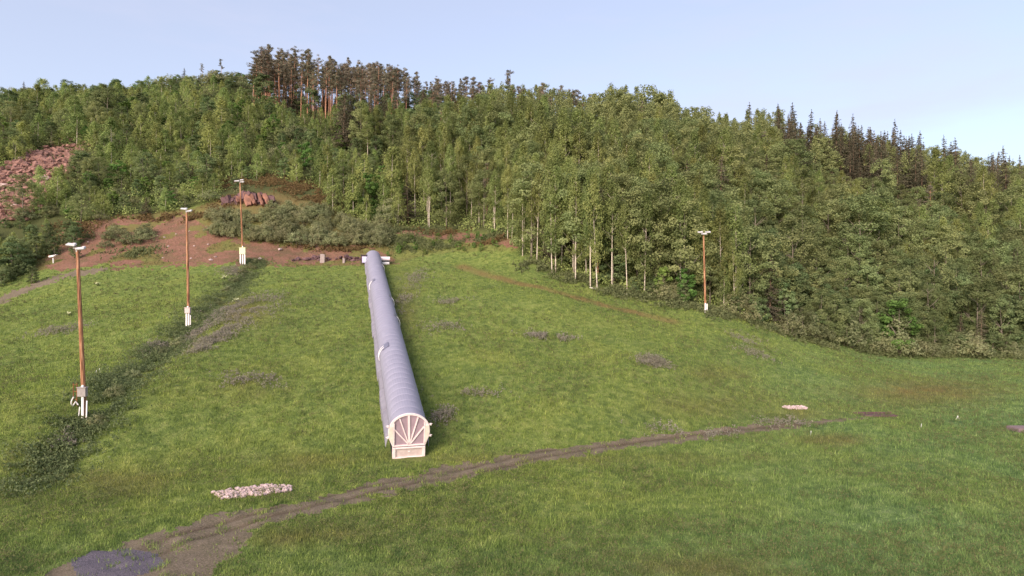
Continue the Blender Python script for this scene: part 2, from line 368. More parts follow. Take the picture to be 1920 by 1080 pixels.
ZC = zones(GX, GY, GZ); ZC[...,0] = np.where(kind == 1, rut(GX, GY)*(.5+.7*vnoise(GX,GY,2,77)), ZC[...,0])
def gridobj(name, mask_kind, mat, label, smoothf=True, kindtag='structure'):
    nr, nc = GX.shape
    fk = kind[:-1,:-1]
    sel = np.argwhere(fk == mask_kind)
    if len(sel) == 0: return
    idx = lambda i, j: i*nc+j
    f = np.stack([idx(sel[:,0],sel[:,1]), idx(sel[:,0],sel[:,1]+1), idx(sel[:,0]+1,sel[:,1]+1), idx(sel[:,0]+1,sel[:,1])], 1)
    used, inv = np.unique(f.ravel(), return_inverse=True); f = inv.reshape(-1,4)
    V = np.stack([GX.ravel()[used], GY.ravel()[used], GZ.ravel()[used]], 1)
    me = bpy.data.meshes.new(name); me.vertices.add(len(V)); me.vertices.foreach_set('co', V.astype(np.float32).ravel())
    n = len(f); me.loops.add(n*4); me.loops.foreach_set('vertex_index', f.astype(np.int32).ravel())
    me.polygons.add(n); me.polygons.foreach_set('loop_start', np.arange(0,n*4,4,dtype=np.int32)); me.polygons.foreach_set('loop_total', np.full(n,4,np.int32))
    me.polygons.foreach_set('use_smooth', np.ones(n, bool))
    a = me.attributes.new('zone', 'FLOAT_COLOR', 'POINT'); a.data.foreach_set('color', ZC.reshape(-1,4)[used].astype(np.float32).ravel())
    me.materials.append(M[mat]); me.update(calc_edges=True)
    o = bpy.data.objects.new(name, me); C.objects.link(o); o['kind'] = kindtag; return o
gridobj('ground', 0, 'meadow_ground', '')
gridobj('dirt_track', 1, 'track_dirt', '')
gridobj('bare_soil', 2, 'red_soil', '')
gridobj('footpath', 3, 'track_dirt', '')
gridobj('gravel_patch', 4, 'blue_gravel', '')
mb = MB(); mb.add([(-4000,-4000,-3),(4000,-4000,-3),(4000,4000,-3),(-4000,4000,-3)], [(0,1,2,3)])
tag(mb.build('far_ground', 'meadow_ground'), kind='structure')

# ------------------------------------------------------------------ grass
def blades(n, y0, y1, h0, h1, wid, seed, name, mat, px0=-250, px1=2170, accept=None, lean=.35, hscale=True):
    rs = np.random.RandomState(seed)
    px = rs.uniform(px0, px1, n); y = np.exp(rs.uniform(math.log(y0), math.log(y1), n)); x = (px-960)/F*y
    z = ground(x, y); ppx, ppy, tr, pa, so, ga = zone_of(x, y, z)
    ed = edgeY(ppx)
    keep = (y < ed+1.5)
    bare = tr | pa | so | ga; keep &= ~bare | (rs.uniform(size=n) < .03) | (tr & (vnoise(x,y,.55,63) > .70) & (rs.uniform(size=n) < .6))
    keep &= rs.uniform(size=n) < (.45+.9*vnoise(x,y,.7,61))
    ta = (y-43)/70.0; keep &= ~((np.abs(x-(-7.2-18.4*ta)) < 1.45) & (y > 42) & (y < 115))
    keep &= ~((polydist(x, y, TRNW) < .55) & (rs.uniform(size=n) < .75))
    if accept is not None: keep &= accept(x, y, ppx, ppy, rs)
    x, y, z = x[keep], y[keep], z[keep]; n = len(x)
    cl = vnoise(x,y,1.1,62); h = rs.uniform(h0, h1, n)*(.55+.9*cl)
    h *= np.where(y > 95, .8, 1)*np.interp(y, [20,50], [.62,1])
    w = wid*(.55+y/60.)*rs.uniform(.6,1.3,n)
    a = rs.uniform(0, math.pi, n); lx = rs.normal(0, lean, n)*h; ly = rs.normal(0, lean, n)*h
    dx = np.cos(a)*w; dy = np.sin(a)*w
    V = np.stack([np.stack([x-dx, y-dy, z-.02], 1), np.stack([x+dx, y+dy, z-.02], 1), np.stack([x+lx, y+ly, z+h], 1)], 1).reshape(-1,3)
    leaf = np.clip(rs.beta(2,2.4,n)*.92+(rs.uniform(size=n) < .012)*.5, 0, 1)
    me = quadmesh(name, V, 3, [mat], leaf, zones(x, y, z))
    o = bpy.data.objects.new(name, me); C.objects.link(o); return o
tag(blades(760000, 17, 122, .10, .30, .017, 5, 'meadow_grass', 'grass_blade'), 'mown and tufted green grass covering the slope and the flat', 'grass', kind='stuff')

def meadow_weeds(n, seed):
    rs = np.random.RandomState(seed); px = rs.uniform(-200, 2120, n); Y = np.exp(rs.uniform(math.log(17), math.log(118), n)); X = (px-960)/F*Y; Z = ground(X, Y)
    ppx, ppy, tr, pa, so, ga = zone_of(X, Y, Z); keep = (Y < edgeY(ppx)) & ~(tr | pa | ga | so) & (vnoise(X,Y,2.2,91)*.6+vnoise(X,Y,7,92)*.6+rs.uniform(-.2,.2,n) > .62)
    ta = (Y-43)/70.0; keep &= ~((np.abs(X-(-7.2-18.4*ta)) < 1.7) & (Y > 41) & (Y < 115))
    X, Y, Z = X[keep], Y[keep], Z[keep]; m_ = 7; k = len(X)*m_; sz = .022+.0007*np.repeat(Y, m_)
    P_ = np.stack([np.repeat(X,m_)+rs.normal(0,.10,k), np.repeat(Y,m_)+rs.normal(0,.10,k), np.repeat(Z,m_)+rs.uniform(.04,.30,k)], 1)
    me = quadmesh('meadow_weeds', leafquads(P_, sz, .3, .5, rs, .5), 4, ['weed_leaf'], np.clip(np.repeat(rs.uniform(size=len(X)), m_)+rs.normal(0,.15,k), 0, 1)); o = bpy.data.objects.new('meadow_weeds', me); C.objects.link(o)
    tag(o, 'coarse leafy weeds and seed heads standing in the meadow grass', 'weeds', kind='stuff')
leafmat('weed_leaf', (.075,.115,.045), (.190,.215,.080), (.270,.235,.120), var=0, sc=.6)
meadow_weeds(60000, 33)
# patches: taller dark weeds in the gully, lupines in drifts
def scatter_herbs(name, mat, spots, n, h0, h1, size, seed, label, cat, upl=.3):
    rs = np.random.RandomState(seed); V = []; L = []
    for (px, py, rx, ry, wgt) in spots:
        k = int(n*wgt); a = rs.normal(size=(k,2))*.6
        x0, y0, z0 = hit(px, py); ex, ey, ez = hit(px, py-ry)
        dY = max(1.0, abs(ey-y0)); X = x0+a[:,0]*rx*y0/F; Y = y0+a[:,1]*dY
        keep = vnoise(X,Y,1.6,seed) > .33; X = X[keep]; Y = Y[keep]; Z = ground(X, Y)
        h = rs.uniform(h0, h1, len(X))*(.5+vnoise(X,Y,1.2,seed+1)); m_ = 7
        cx = np.repeat(X, m_)+rs.normal(0,.09,len(X)*m_); cy = np.repeat(Y, m_)+rs.normal(0,.09,len(X)*m_); t = rs.uniform(.1,1,len(X)*m_); cz_ = np.repeat(Z, m_)+np.repeat(h, m_)*t
        V.append(leafquads(np.stack([cx,cy,cz_],1), size, upl, .55, rs, .3)); L.append(rs.uniform(size=len(cx)))
    me = quadmesh(name, np.concatenate(V), 4, [mat], np.concatenate(L)); o = bpy.data.objects.new(name, me); C.objects.link(o)
    return tag(o, label, cat, kind='stuff')
gs = []
for i in range(len(GUL)-1):
    for k in range(3):
        f = k/3; a, b = GUL[i], GUL[i+1]; gs.append((a[0]+(b[0]-a[0])*f, a[1]+(b[1]-a[1])*f, 22+i*9, 10+i*5, (1, 1, .8, .45, .2)[i]))
gs += [(300,655,24,14,.6),(230,720,36,18,.6),(110,870,50,35,.35),(440,560,26,16,.6)]
scatter_herbs('gully_weeds', 'herb_leaf', gs, 1000, .2, .6, .085, 3, 'dark tall weeds filling the shallow gully beside the left lamp poles', 'weeds')
ls = [(1025,634,40,6,1),(1225,680,26,6,1),(110,620,40,7,.7),(850,568,30,5,.4),(890,740,50,10,.3),(470,717,50,12,.5),(460,580,60,14,1.6),(420,615,45,16,1.6),(370,625,18,12,.8),
      (292,655,14,14,.8),(400,640,25,10,.9),(430,585,35,14,1.0),(440,510,24,8,.8),(760,560,18,40,.8),(830,615,40,8,.3),(780,520,20,10,.4),(1400,640,30,7,.3),(1420,665,40,8,.4),(830,782,20,10,.3),(500,560,40,8,.4),(130,830,20,8,.2),
      (1300,815,80,5,.35),(1470,798,40,4,.3),(380,655,20,8,.6)]
scatter_herbs('lupines', 'lupine_flower', ls, 420, .3, .6, .075, 4, 'drifts of dull purple lupines scattered over the grassy slope', 'lupines')
scatter_herbs('forest_undergrowth', 'herb_leaf', [(px, 0, 0, 0, 0) for px in ()] or [(760,432,40,5,1),(850,432,50,5,1.3),(930,445,40,6,1.2),(1010,500,30,9,1),(1090,527,40,9,1.2),(1170,552,40,8,1.2),(1250,568,40,8,1.2),(1340,590,40,8,1),(1430,612,50,9,1.2),(1520,637,50,8,1.2),(1620,655,50,8,1.2),(1720,667,50,6,1.2),(1820,670,60,6,1.3),(1920,670,60,6,1.3),(820,462,60,9,.9),(760,455,30,9,.9),(250,475,40,8,.5),(130,450,30,14,.5)],
              650, .3, 1.0, .16, 6, 'low dark green undergrowth along the foot of the woods', 'undergrowth')
scatter_herbs('dry_brush', 'dry_brush', [(560,355,45,14,2.2),(490,340,40,10,1.6),(610,378,40,10,1.6),(420,385,25,12,1.2),(420,345,30,10,1),(350,408,50,6,1),(300,412,60,5,1),(150,440,30,8,.4),(820,438,50,4,.5),(920,455,30,4,.5),(600,468,60,4,.4),(660,468,30,5,.5),(150,425,50,8,.5)], 500, .3, .8, .16, 9,
              'rusty brown heather and dry brush on the open banks', 'dry brush')

# ------------------------------------------------------------------ trees
def crown_mesh(name, mat, clumps, per, lsize, rs, up=.4, asp=.6, vert=0.0, squash=(1,1,1)):
    """clumps: (x,y,z,r)"""
    Cn = []; L = []; B = []; zm = np.mean([c[2] for c in clumps])
    for (x, y, z, r) in clumps:
        k = max(6, int(per*(.7+.6*rs.uniform()))); d = rs.normal(size=(k,3)); d /= np.linalg.norm(d, axis=1)[:,None]
        B.append(d*.75+np.array([x,y,(z-zm)*.5])/(1e-3+math.sqrt(x*x+y*y+.25*(z-zm)**2))*.75); d *= (rs.uniform(.25,1,k)**.5)[:,None]*r*np.array(squash); Cn.append(d+np.array([x,y,z])); L.append(np.clip(rs.uniform()+rs.normal(0,.18,k), 0, 1))
    Cn = np.concatenate(Cn); return quadmesh(name, leafquads(Cn, lsize, up, asp, rs, vert, np.concatenate(B)), 4, [mat], np.concatenate(L))
def trunk_mesh(name, mat, h, r, bend, limbs, rr, n=7):
    mb = MB(); pts = []; a = rr.uniform(0,6.28)
    for i in range(8):
        t = i/7; s = bend*math.sin(t*2.2+a)*h; pts.append((s*math.cos(a)-bend*math.sin(a)*h*math.cos(a), s*math.sin(a)-bend*math.sin(a)*h*math.sin(a), h*t-.5*(i == 0)))
    pts[0] = (pts[1][0]*.0, 0, -.6)
    mb.tube(pts, [r*(1-.93*i/7) for i in range(8)], n)
    for (z, L, az, el, rad) in limbs:
        t = min(z/h, .98)*7; i = int(t); f = t-i; p = Vector(pts[i]).lerp(Vector(pts[min(i+1,7)]), f)
        d = Vector((math.cos(az)*math.cos(el), math.sin(az)*math.cos(el), math.sin(el)))
        mb.tube([p, p+d*L*.5, p+d*L+Vector((0,0,L*.12))], [rad, rad*.6, rad*.15], 5)
    return mb.mesh(name, mat, True)
def make_kind(kindname, i):
    rr = random.Random(hash_(kindname)+i); rs = np.random.RandomState(hash_(kindname)%1000+i*7)
    h = 1.0
    if kindname == 'birch':
        H_ = 17; base = (.12,.2,.3,.15,.4,.25,.12,.35)[i]; rad = rr.uniform(2.1,2.9); cl = []; limbs = []
        for k in range(84):
            t = rr.uniform(0,1)**.85; z = H_*(base+(1-base)*t); R_ = rad*(math.sin(math.pi*min(.97,.16+.84*t**.85))**.75+.05)*(.75+.25*math.sin(k*2.1+i))
            a = rr.uniform(0,6.28); q = R_*math.sqrt(rr.uniform(.12,1))
            cl.append((q*math.cos(a), q*math.sin(a), z, rr.uniform(.45,1.0)))
            if k % 5 == 0: limbs.append((z-.6, R_*.9, a, .7, .045))
        return trunk_mesh(kindname+'_trunk', 'birch_bark', H_*.97, .13, .012, limbs, rr), crown_mesh(kindname+'_crown', 'birch_leaf', cl, 56, .14, rs, .3, .55, .8, (.8,.8,1.5)), H_
    if kindname == 'young_birch':
        H_ = 8; base = .06; rad = rr.uniform(1.5,2.1); cl = []
        for k in range(72):
            t = rr.uniform(0,1)**.85; z = H_*(base+(1-base)*t); R_ = rad*(math.sin(math.pi*min(.97,.2+.8*t**.85))**.8+.06)
            a = rr.uniform(0,6.28); q = R_*math.sqrt(rr.uniform(.1,1)); cl.append((q*math.cos(a), q*math.sin(a), z, rr.uniform(.35,.7)))
        return trunk_mesh(kindname+'_trunk', 'birch_bark', H_*.95, .07, .012, [(H_*.5,1,1,.7,.02),(H_*.4,1,4,.7,.02)], rr), crown_mesh(kindname+'_crown', 'young_leaf', cl, 30, .13, rs, .4, .6, .5, (.85,.85,1.4)), H_
    if kindname in ('aspen', 'alder', 'rowan'):
        H_ = {'aspen': 16, 'alder': 9, 'rowan': 6}[kindname]; base = {'aspen': .16, 'alder': .08, 'rowan': .08}[kindname]
        rad = H_*{'aspen': .26, 'alder': .26, 'rowan': .28}[kindname]*rr.uniform(.85,1.1); cl = []; limbs = []
        lobes = [(rr.uniform(0,6.28), rr.uniform(.35,.95)) for _ in range(6)]
        for k in range({'aspen': 84, 'alder': 62, 'rowan': 42}[kindname]):
            t = rr.uniform(0,1); z = H_*(base+(1-base)*t); a = rr.uniform(0,6.28)
            lob = 1+.28*max([math.cos(a-b)*math.exp(-((t-c)/.25)**2) for b, c in lobes])
            R_ = rad*math.sin(math.pi*min(.93,.22+.74*t))**.6*lob*.9; q = R_*(rr.uniform(.2,1)**.45)
            cl.append((q*math.cos(a), q*math.sin(a), z, rr.uniform(.10,.165)*H_**.75*.9))
            if k % 8 == 0: limbs.append((z*.75, R_*.9, a, .8, .02*H_**.5))
        ls = {'aspen': .15, 'alder': .13, 'rowan': .12}[kindname]
        return trunk_mesh(kindname+'_trunk', 'grey_bark', H_*.9, .011*H_+.03, .015, limbs, rr), crown_mesh(kindname+'_crown', kindname+'_leaf', cl, 82, ls, rs, .7, .7, .1, (1,1,.75)), H_
    if kindname == 'willow':
        H_ = 3.2; rad = 2.0; cl = []; limbs = []
        for k in range(52):
            a = rr.uniform(0,6.28); q = rad*math.sqrt(rr.uniform(0,1)); z = H_*(1-(q/rad)**2*.65)*rr.uniform(.35,1); cl.append((q*math.cos(a), q*math.sin(a), z, rr.uniform(.28,.55)))
        for k in range(7): limbs.append((.1, rr.uniform(1.4,2.4), k*.9, rr.uniform(.6,1.2), .04))
        return trunk_mesh(kindname+'_stem', 'grey_bark', H_*.8, .06, .03, limbs, rr), crown_mesh(kindname+'_foliage', 'willow_leaf', cl, 34, .12, rs, .5, .5, .2), H_
    if kindname == 'pine':
        H_ = 18; base = rr.uniform(.5,.66); cl = []; limbs = []
        for k in range(rr.randint(15,21)):
            t = k/19; z = H_*(base+(1.0-base)*min(1,t)**.9); L = (2.3-1.5*min(1,t))*rr.uniform(.5,1.15); a = rr.uniform(0,6.28)
            limbs.append((z, L, a, .25, .05))
            for m_ in range(4): q = L*(.3+.25*m_); cl.append((q*math.cos(a)+rr.gauss(0,.15), q*math.sin(a)+rr.gauss(0,.15), z+.3+rr.gauss(0,.12)+q*.25, rr.uniform(.38,.65)))
        for k in range(5): limbs.append((H_*rr.uniform(.25,base), rr.uniform(.5,1.3), rr.uniform(0,6.28), .1, .025))
        cl.append((0,0,H_*.99,.5))
        return trunk_mesh(kindname+'_trunk', 'pine_bark', H_*.98, .19, .01, limbs, rr), crown_mesh(kindname+'_crown', 'pine_needle', cl, 42, .13, rs, .3, .45, 0, (1,1,.55)), H_
    if kindname == 'spruce':
        H_ = 14; V = []; L = []; nt_ = 24; mbp = []
        W_ = rr.uniform(2.7,3.5)
        for k in range(nt_):
            t = k/nt_; z = H_*(.08+.9*t); R_ = W_*(1-t)**.85+.12
            for j in range(max(5, int(11*(1-t)))):
                a = rr.uniform(0,6.28); l = R_*rr.uniform(.7,1.1); m_ = max(8, int(48*l/2))
                q = rs.uniform(.1,1,m_)*l; cx = q*math.cos(a)+rs.normal(0,.12,m_)*(1+q*.3); cy = q*math.sin(a)+rs.normal(0,.12,m_)*(1+q*.3); zz = z+rr.uniform(-.2,.2)-.38*q+.09*q*q+rs.normal(0,.07,m_)
                V.append(np.stack([cx,cy,zz],1)); L.append(np.clip(rr.uniform(0,1)+rs.normal(0,.15,m_),0,1))
        V.append(np.stack([rs.normal(0,.05,20), rs.normal(0,.05,20), H_*rs.uniform(.93,1.01,20)],1)); L.append(np.full(20,.5))
        V = np.concatenate(V); me = quadmesh(kindname+'_crown', leafquads(V, .13, .8, .5, rs), 4, ['spruce_needle'], np.concatenate(L))
        return trunk_mesh(kindname+'_trunk', 'spruce_bark', H_*.98, .18, .004, [], rr), me, H_
def hash_(s):
    r = 7
    for ch in s: r = (r*131+ord(ch)) % 99991
    return r
NP = {'birch': 8, 'young_birch': 6, 'aspen': 6, 'alder': 5, 'rowan': 4, 'willow': 5, 'pine': 6, 'spruce': 5}
proto = {k: [make_kind(k, i) for i in range(n)] for k, n in NP.items()}
OBJN = {'birch': ('birch_tree','birch tree'), 'young_birch': ('young_birch','young birch'), 'aspen': ('aspen_tree','aspen tree'), 'alder': ('alder_tree','alder tree'),
        'rowan': ('rowan_tree','rowan tree'), 'willow': ('willow_shrub','willow shrub'), 'pine': ('pine_tree','pine tree'), 'spruce': ('spruce_tree','spruce tree')}
protoset = {}
placed = []                                                      # (kind, x, y, h, px)
def put(kindname, x, y, h, label, group, wide=1.0, var=None, lean=0):
    i = random.randrange(NP[kindname]) if var is None else var
    tm, cm, H_ = proto[kindname][i]; nm, cat = OBJN[kindname]
    key = (kindname, i)
    if key not in protoset:
        e = bpy.data.objects.new(nm, None); a = bpy.data.objects.new('stem' if kindname == 'willow' else 'trunk', tm); b = bpy.data.objects.new('foliage' if kindname == 'willow' else 'crown', cm)
        protoset[key] = (e, a, b)
        o = e; ch = (a, b)
    else:
        e, a, b = protoset[key]; o = e.copy(); ch = (a.copy(), b.copy())
    C.objects.link(o)
    for q in ch: C.objects.link(q); q.parent = o
    o.location = (x, y, gz(x, y)-.05); s = h/H_; o.scale = (s*wide, s*wide, s); o.rotation_euler = (random.gauss(0,.02), lean+random.gauss(0,.02), random.uniform(0,6.28))
    tag(o, label, cat, group); placed.append((kindname, x, y, h)); return o
def sector(px):
    for a, s in ((60,'at the left picture edge'),(180,'beside the boulder scree'),(330,'uphill of the near poles'),(440,'uphill of the third pole'),(560,'above the rock outcrop'),
                 (720,'uphill of the tunnel top'),(860,'right of the tunnel top'),(975,'by the meadow corner'),(1140,'left of the right pole'),(1280,'close left of right pole'),
                 (1400,'behind the right pole'),(1540,'right of the right pole'),(1700,'above the low meadow edge'),(1850,'near the right picture edge'),(9999,'at the right picture edge')):
        if px < a: return s
def band(d, y, sky):
    if sky: return 'on the skyline'
    return 'in the front row' if d < 5 else 'low on the hillside' if d < 30 else 'midway up the hillside' if d < 62 else 'high on the hillside'
LOOK = {'birch': 'tall slim birch with white trunk', 'young_birch': 'slim young birch, light green', 'aspen': 'round-topped broadleaf tree', 'alder': 'low bushy dark green tree',
        'rowan': 'small bright green leafy tree', 'willow': 'grey green willow shrub', 'pine': 'pine with bare reddish trunk', 'spruce': 'pointed dark spruce'}
PL = {'birch': 'birches', 'young_birch': 'young birches', 'aspen': 'round-topped broadleaf trees', 'alder': 'bushy dark trees', 'rowan': 'bright green small trees', 'willow': 'willow shrubs', 'pine': 'pines', 'spruce': 'spruces'}
count = {k: 0 for k in NP}; CAP = {'birch': 300, 'young_birch': 300, 'aspen': 300, 'alder': 300, 'rowan': 110, 'willow': 250, 'pine': 170, 'spruce': 190}
cand = []; overflow = []
rt = random.Random(99)
y = 97.0
while y < 250:
    step = 3.0 if y < 115 else 3.4 if y < 150 else 3.9 if y < 200 else 4.6
    x = -1.0*y
    while x < .93*y:
        X = x+rt.uniform(-.45,.45)*step; Y = y+rt.uniform(-.45,.45)*step; cand.append((X, Y)); x += step*(1.0 if X/Y < -.2 else 1.2 if X/Y < .25 or Y < 112 else 1.5)
    y += step*.92
cand.sort(key=lambda c: c[1])
cx = np.array([c[0] for c in cand]); cy = np.array([c[1] for c in cand]); czz = ground(cx, cy); cpx, cpy = proj(cx, cy, czz); ced = edgeY(cpx)
nz1 = vnoise(cx, cy, 16, 71); nz2 = vnoise(cx, cy, 10, 72)
for X, Y, Z, px, py, ed, a, b in zip(cx, cy, czz, cpx, cpy, ced, nz1, nz2):
    d = Y-ed
    if d < 0 or px < -90 or px > 2010: continue
    if Y > np.interp(px, [0,470,480,1900], [244,240,222,236]): continue
    P_ = lambda poly: bool(inpoly(np.array([px]), np.array([py]), poly)[0])
    if P_(SCREE) and Y < 160: continue
    if P_(BROWN) and Y < 150 and rt.random() < .9: continue
    if P_(SOIL) or P_(RED): continue
    u = rt.random(); sky = Y > 215
    if px < 470 or (px < 640 and 140 < Y < 191) or (px < 760 and Y < 190 and py > np.interp(px, [470,760], [215,330])):
        # young growth of the old clearing
        k = 'young_birch' if u < .46 else 'alder' if u < .66 else 'willow' if u < .80 else 'rowan' if u < .90 else 'aspen' if u < .96 else 'spruce'
        h = {'young_birch': rt.uniform(4.5,8), 'alder': rt.uniform(3.5,6), 'willow': rt.uniform(2.2,3.6), 'rowan': rt.uniform(3,5.2), 'aspen': rt.uniform(6.5,9), 'spruce': rt.uniform(3,6)}[k]
        if px > 520: h *= 1.25
        if Y > 190 and px < 470: h *= .72
        if d < 12 and px < 480: h *= .7
        if px > 470 and Y > 150: h = min(h, 5.2)
        if rt.random() < .1: h *= 1.35
        if px < 150 and Y < 125: k = 'alder' if u < .6 else 'young_birch'; h = rt.uniform(3.5,6) if Y < 116 else rt.uniform(2,3.2)
    elif Y > 196 and px < 760:
        if px < 478: continue
        k = 'pine'; h = rt.uniform(14.5,18.5); 
    elif Y > 184 and px < 1120:
        k = ('pine' if u < (.6 if px < 900 else .22) else 'birch' if u < .7 else 'aspen'); h = rt.uniform(13.5,17)*(1 if k == 'pine' else .92)
    elif Y > 178 and px > 1460:
        k = 'spruce' if u < .66 else 'aspen' if u < .9 else 'birch'; h = rt.uniform(13,19) if k == 'spruce' else rt.uniform(11,14)
    elif px > 1380 and Y < 128 and u < .55:
        k = 'alder' if u < .40 else 'willow' if u < .46 else 'rowan' if u < .48 else 'aspen'; h = rt.uniform(6.5,10.5) if k in ('alder','aspen') else rt.uniform(3.5,5.5)
    else:
        w = a*.6+u*.4
        k = 'birch' if u < .44+(.2 if 760 < px < 1300 and Y < 150 else 0) else 'aspen' if u < .88 else 'spruce' if (b > .6 or u > .985) else 'pine' if u < .895 else 'alder'
        h = {'birch': rt.uniform(12.5,17.5), 'aspen': rt.uniform(11.5,16.5), 'spruce': rt.uniform(9,15), 'pine': rt.uniform(13,16), 'alder': rt.uniform(7,10)}[k]
        h *= .72+.55*a
        if px < 900 and Y < 150: h *= .85
        if 975 < px < 1290 and d < 14 and k in ('birch','aspen'): h = rt.uniform(15,18)
        if px > 1380: h *= np.interp(Y-ed, [0,25], [.72,1])
    if count[k] >= CAP[k]:
        alt = [q for q in ({'birch': ('aspen','spruce','pine'), 'aspen': ('birch','alder'), 'young_birch': ('alder','willow','aspen'), 'alder': ('aspen','young_birch'), 'spruce': ('aspen',), 'willow': ('alder','young_birch'), 'rowan': ('young_birch','alder'), 'pine': ('birch',)}[k]) if count[q] < CAP[q]]
        if k in ('birch', 'aspen') and px > 900: overflow.append((k, X, Y, h)); continue
        if not alt: continue
        k = alt[0]
        if k in ('alder',) and h > 10: h = 10
    if 1500 < px < 1740 and Y > 150 and k != 'spruce': h *= .55
    elif px > 1250: h *= rt.choice((.72,.9,1.0,1.12))
    count[k] += 1
    s = sector(px); bnd = band(d, Y, sky)
    put(k, X, Y, h, '%s %s, %s' % (LOOK[k], bnd, s), '%s %s, %s' % (PL[k], bnd, s), var=(2,4,7,3)[int(u*97) % 4] if (k == 'birch' and d < 14 and px < 1300) else None, wide=rt.uniform(.9,1.2)*(1.3 if px < 520 else 1.1 if k in ('birch','aspen') and px > 1250 else 1))
print('TREES', count, len(overflow))
LV = []; LL = []; rs = np.random.RandomState(4)
for k, X, Y, h in overflow:                                      # what is left of the wood beyond the three hundred nearest of a kind
    tm, cm, H_ = proto[k][rs.randint(NP[k])]; nv = len(cm.vertices); a = np.empty(nv*3, np.float32); cm.vertices.foreach_get('co', a); a = a.reshape(-1,4,3)
    lf = np.empty(nv, np.float32); cm.attributes['leaf'].data.foreach_get('value', lf); lf = lf[::4]
    pick = rs.uniform(size=len(a)) < .33; a = a[pick]; c = a.mean(1, keepdims=True); a = c+(a-c)*1.6; an = rs.uniform(0,6.28); sn, cs = math.sin(an), math.cos(an)
    a = a*(h/H_); a = np.stack([a[...,0]*cs-a[...,1]*sn, a[...,0]*sn+a[...,1]*cs, a[...,2]], -1)+np.array([X, Y, gz(X, Y)]); LV.append(a.reshape(-1,3)); LL.append(lf[pick])
if LV:
    me = quadmesh('distant_woodland', np.concatenate(LV), 4, ['aspen_leaf'], np.concatenate(LL)); o = bpy.data.objects.new('distant_woodland', me); C.objects.link(o)
    tag(o, 'far-off broadleaf wood closing the top of the hillside', 'woodland', kind='stuff')

def understory(n, seed):
    rs = np.random.RandomState(seed); px = rs.uniform(-120, 2040, n); Y = np.exp(rs.uniform(math.log(96), math.log(246), n)); X = (px-960)/F*Y; Z = ground(X, Y); ppx, ppy = proj(X, Y, Z)
    keep = (Y > edgeY(ppx)+.3) & ~(inpoly(ppx, ppy, SCREE) & (Y < 165)) & ~(inpoly(ppx, ppy, SOIL)) & ~(inpoly(ppx, ppy, BROWN) & (Y < 165)) & ~inpoly(ppx, ppy, RED)
    keep &= (vnoise(X,Y,3,81) > .25) & ~((ppx < 130) & (Y > 116) & (Y < 131)) & ((ppx < 980) | (Y < edgeY(ppx)+22))
    X, Y, Z = X[keep], Y[keep], Z[keep]; m_ = 9; k = len(X)*m_
    h = np.where((X/Y*F+960 < 520), 2.4, 1.7)*(.35+vnoise(X,Y,2.2,82))
    P_ = np.stack([np.repeat(X,m_)+rs.normal(0,.45,k), np.repeat(Y,m_)+rs.normal(0,.45,k), np.repeat(Z,m_)+np.repeat(h,m_)*rs.uniform(.05,1,k)], 1)
    B = np.stack([rs.normal(0,.3,k), np.full(k,-.7), np.full(k,.7)], 1)
    me = quadmesh('woodland_understory', leafquads(P_, .17, .2, .7, rs, 0, B), 4, ['young_leaf'], rs.uniform(size=k)); o = bpy.data.objects.new('woodland_understory', me); C.objects.link(o)
    tag(o, 'leafy saplings and undergrowth filling the hillside between the trees', 'undergrowth', kind='stuff')
understory(52000, 17)
# named trees that stand out
for i, (px, py, yb, hh, lab) in enumerate(((980,487,111,17,'leftmost white-trunked birch at the meadow corner, standing alone at the wood edge'),
      (1035,506,103.5,18,'left of the twin white birch trunks at the meadow edge'),(1042,507,103.8,17.5,'right of the twin white birch trunks at the meadow edge'),
      (1079,530,100.5,18,'single white birch midway between the twin trunks and the leaning pair'),
      (1107,539,98.5,18.5,'straight left birch of the leaning pair behind the fallen log'),(1120,541,98,18,'leaning right birch of the pair behind the fallen log'),
      (1208,548,98,16,'white birch with red-tinged trunk, left of the right lamp pole'),(1176,545,98.5,14,'thin birch between the leaning pair and the red-tinged one'),
      (1357,578,97,9,'thin pale birch just right of the right lamp pole'),(1378,590,97.5,12,'second thin pale birch right of the right lamp pole'))):
    X = (px-960)/F*yb; put('birch', X, yb, hh, lab, None, wide=.85, var=i % 8, lean=.03 if 'leaning right' in lab else 0)
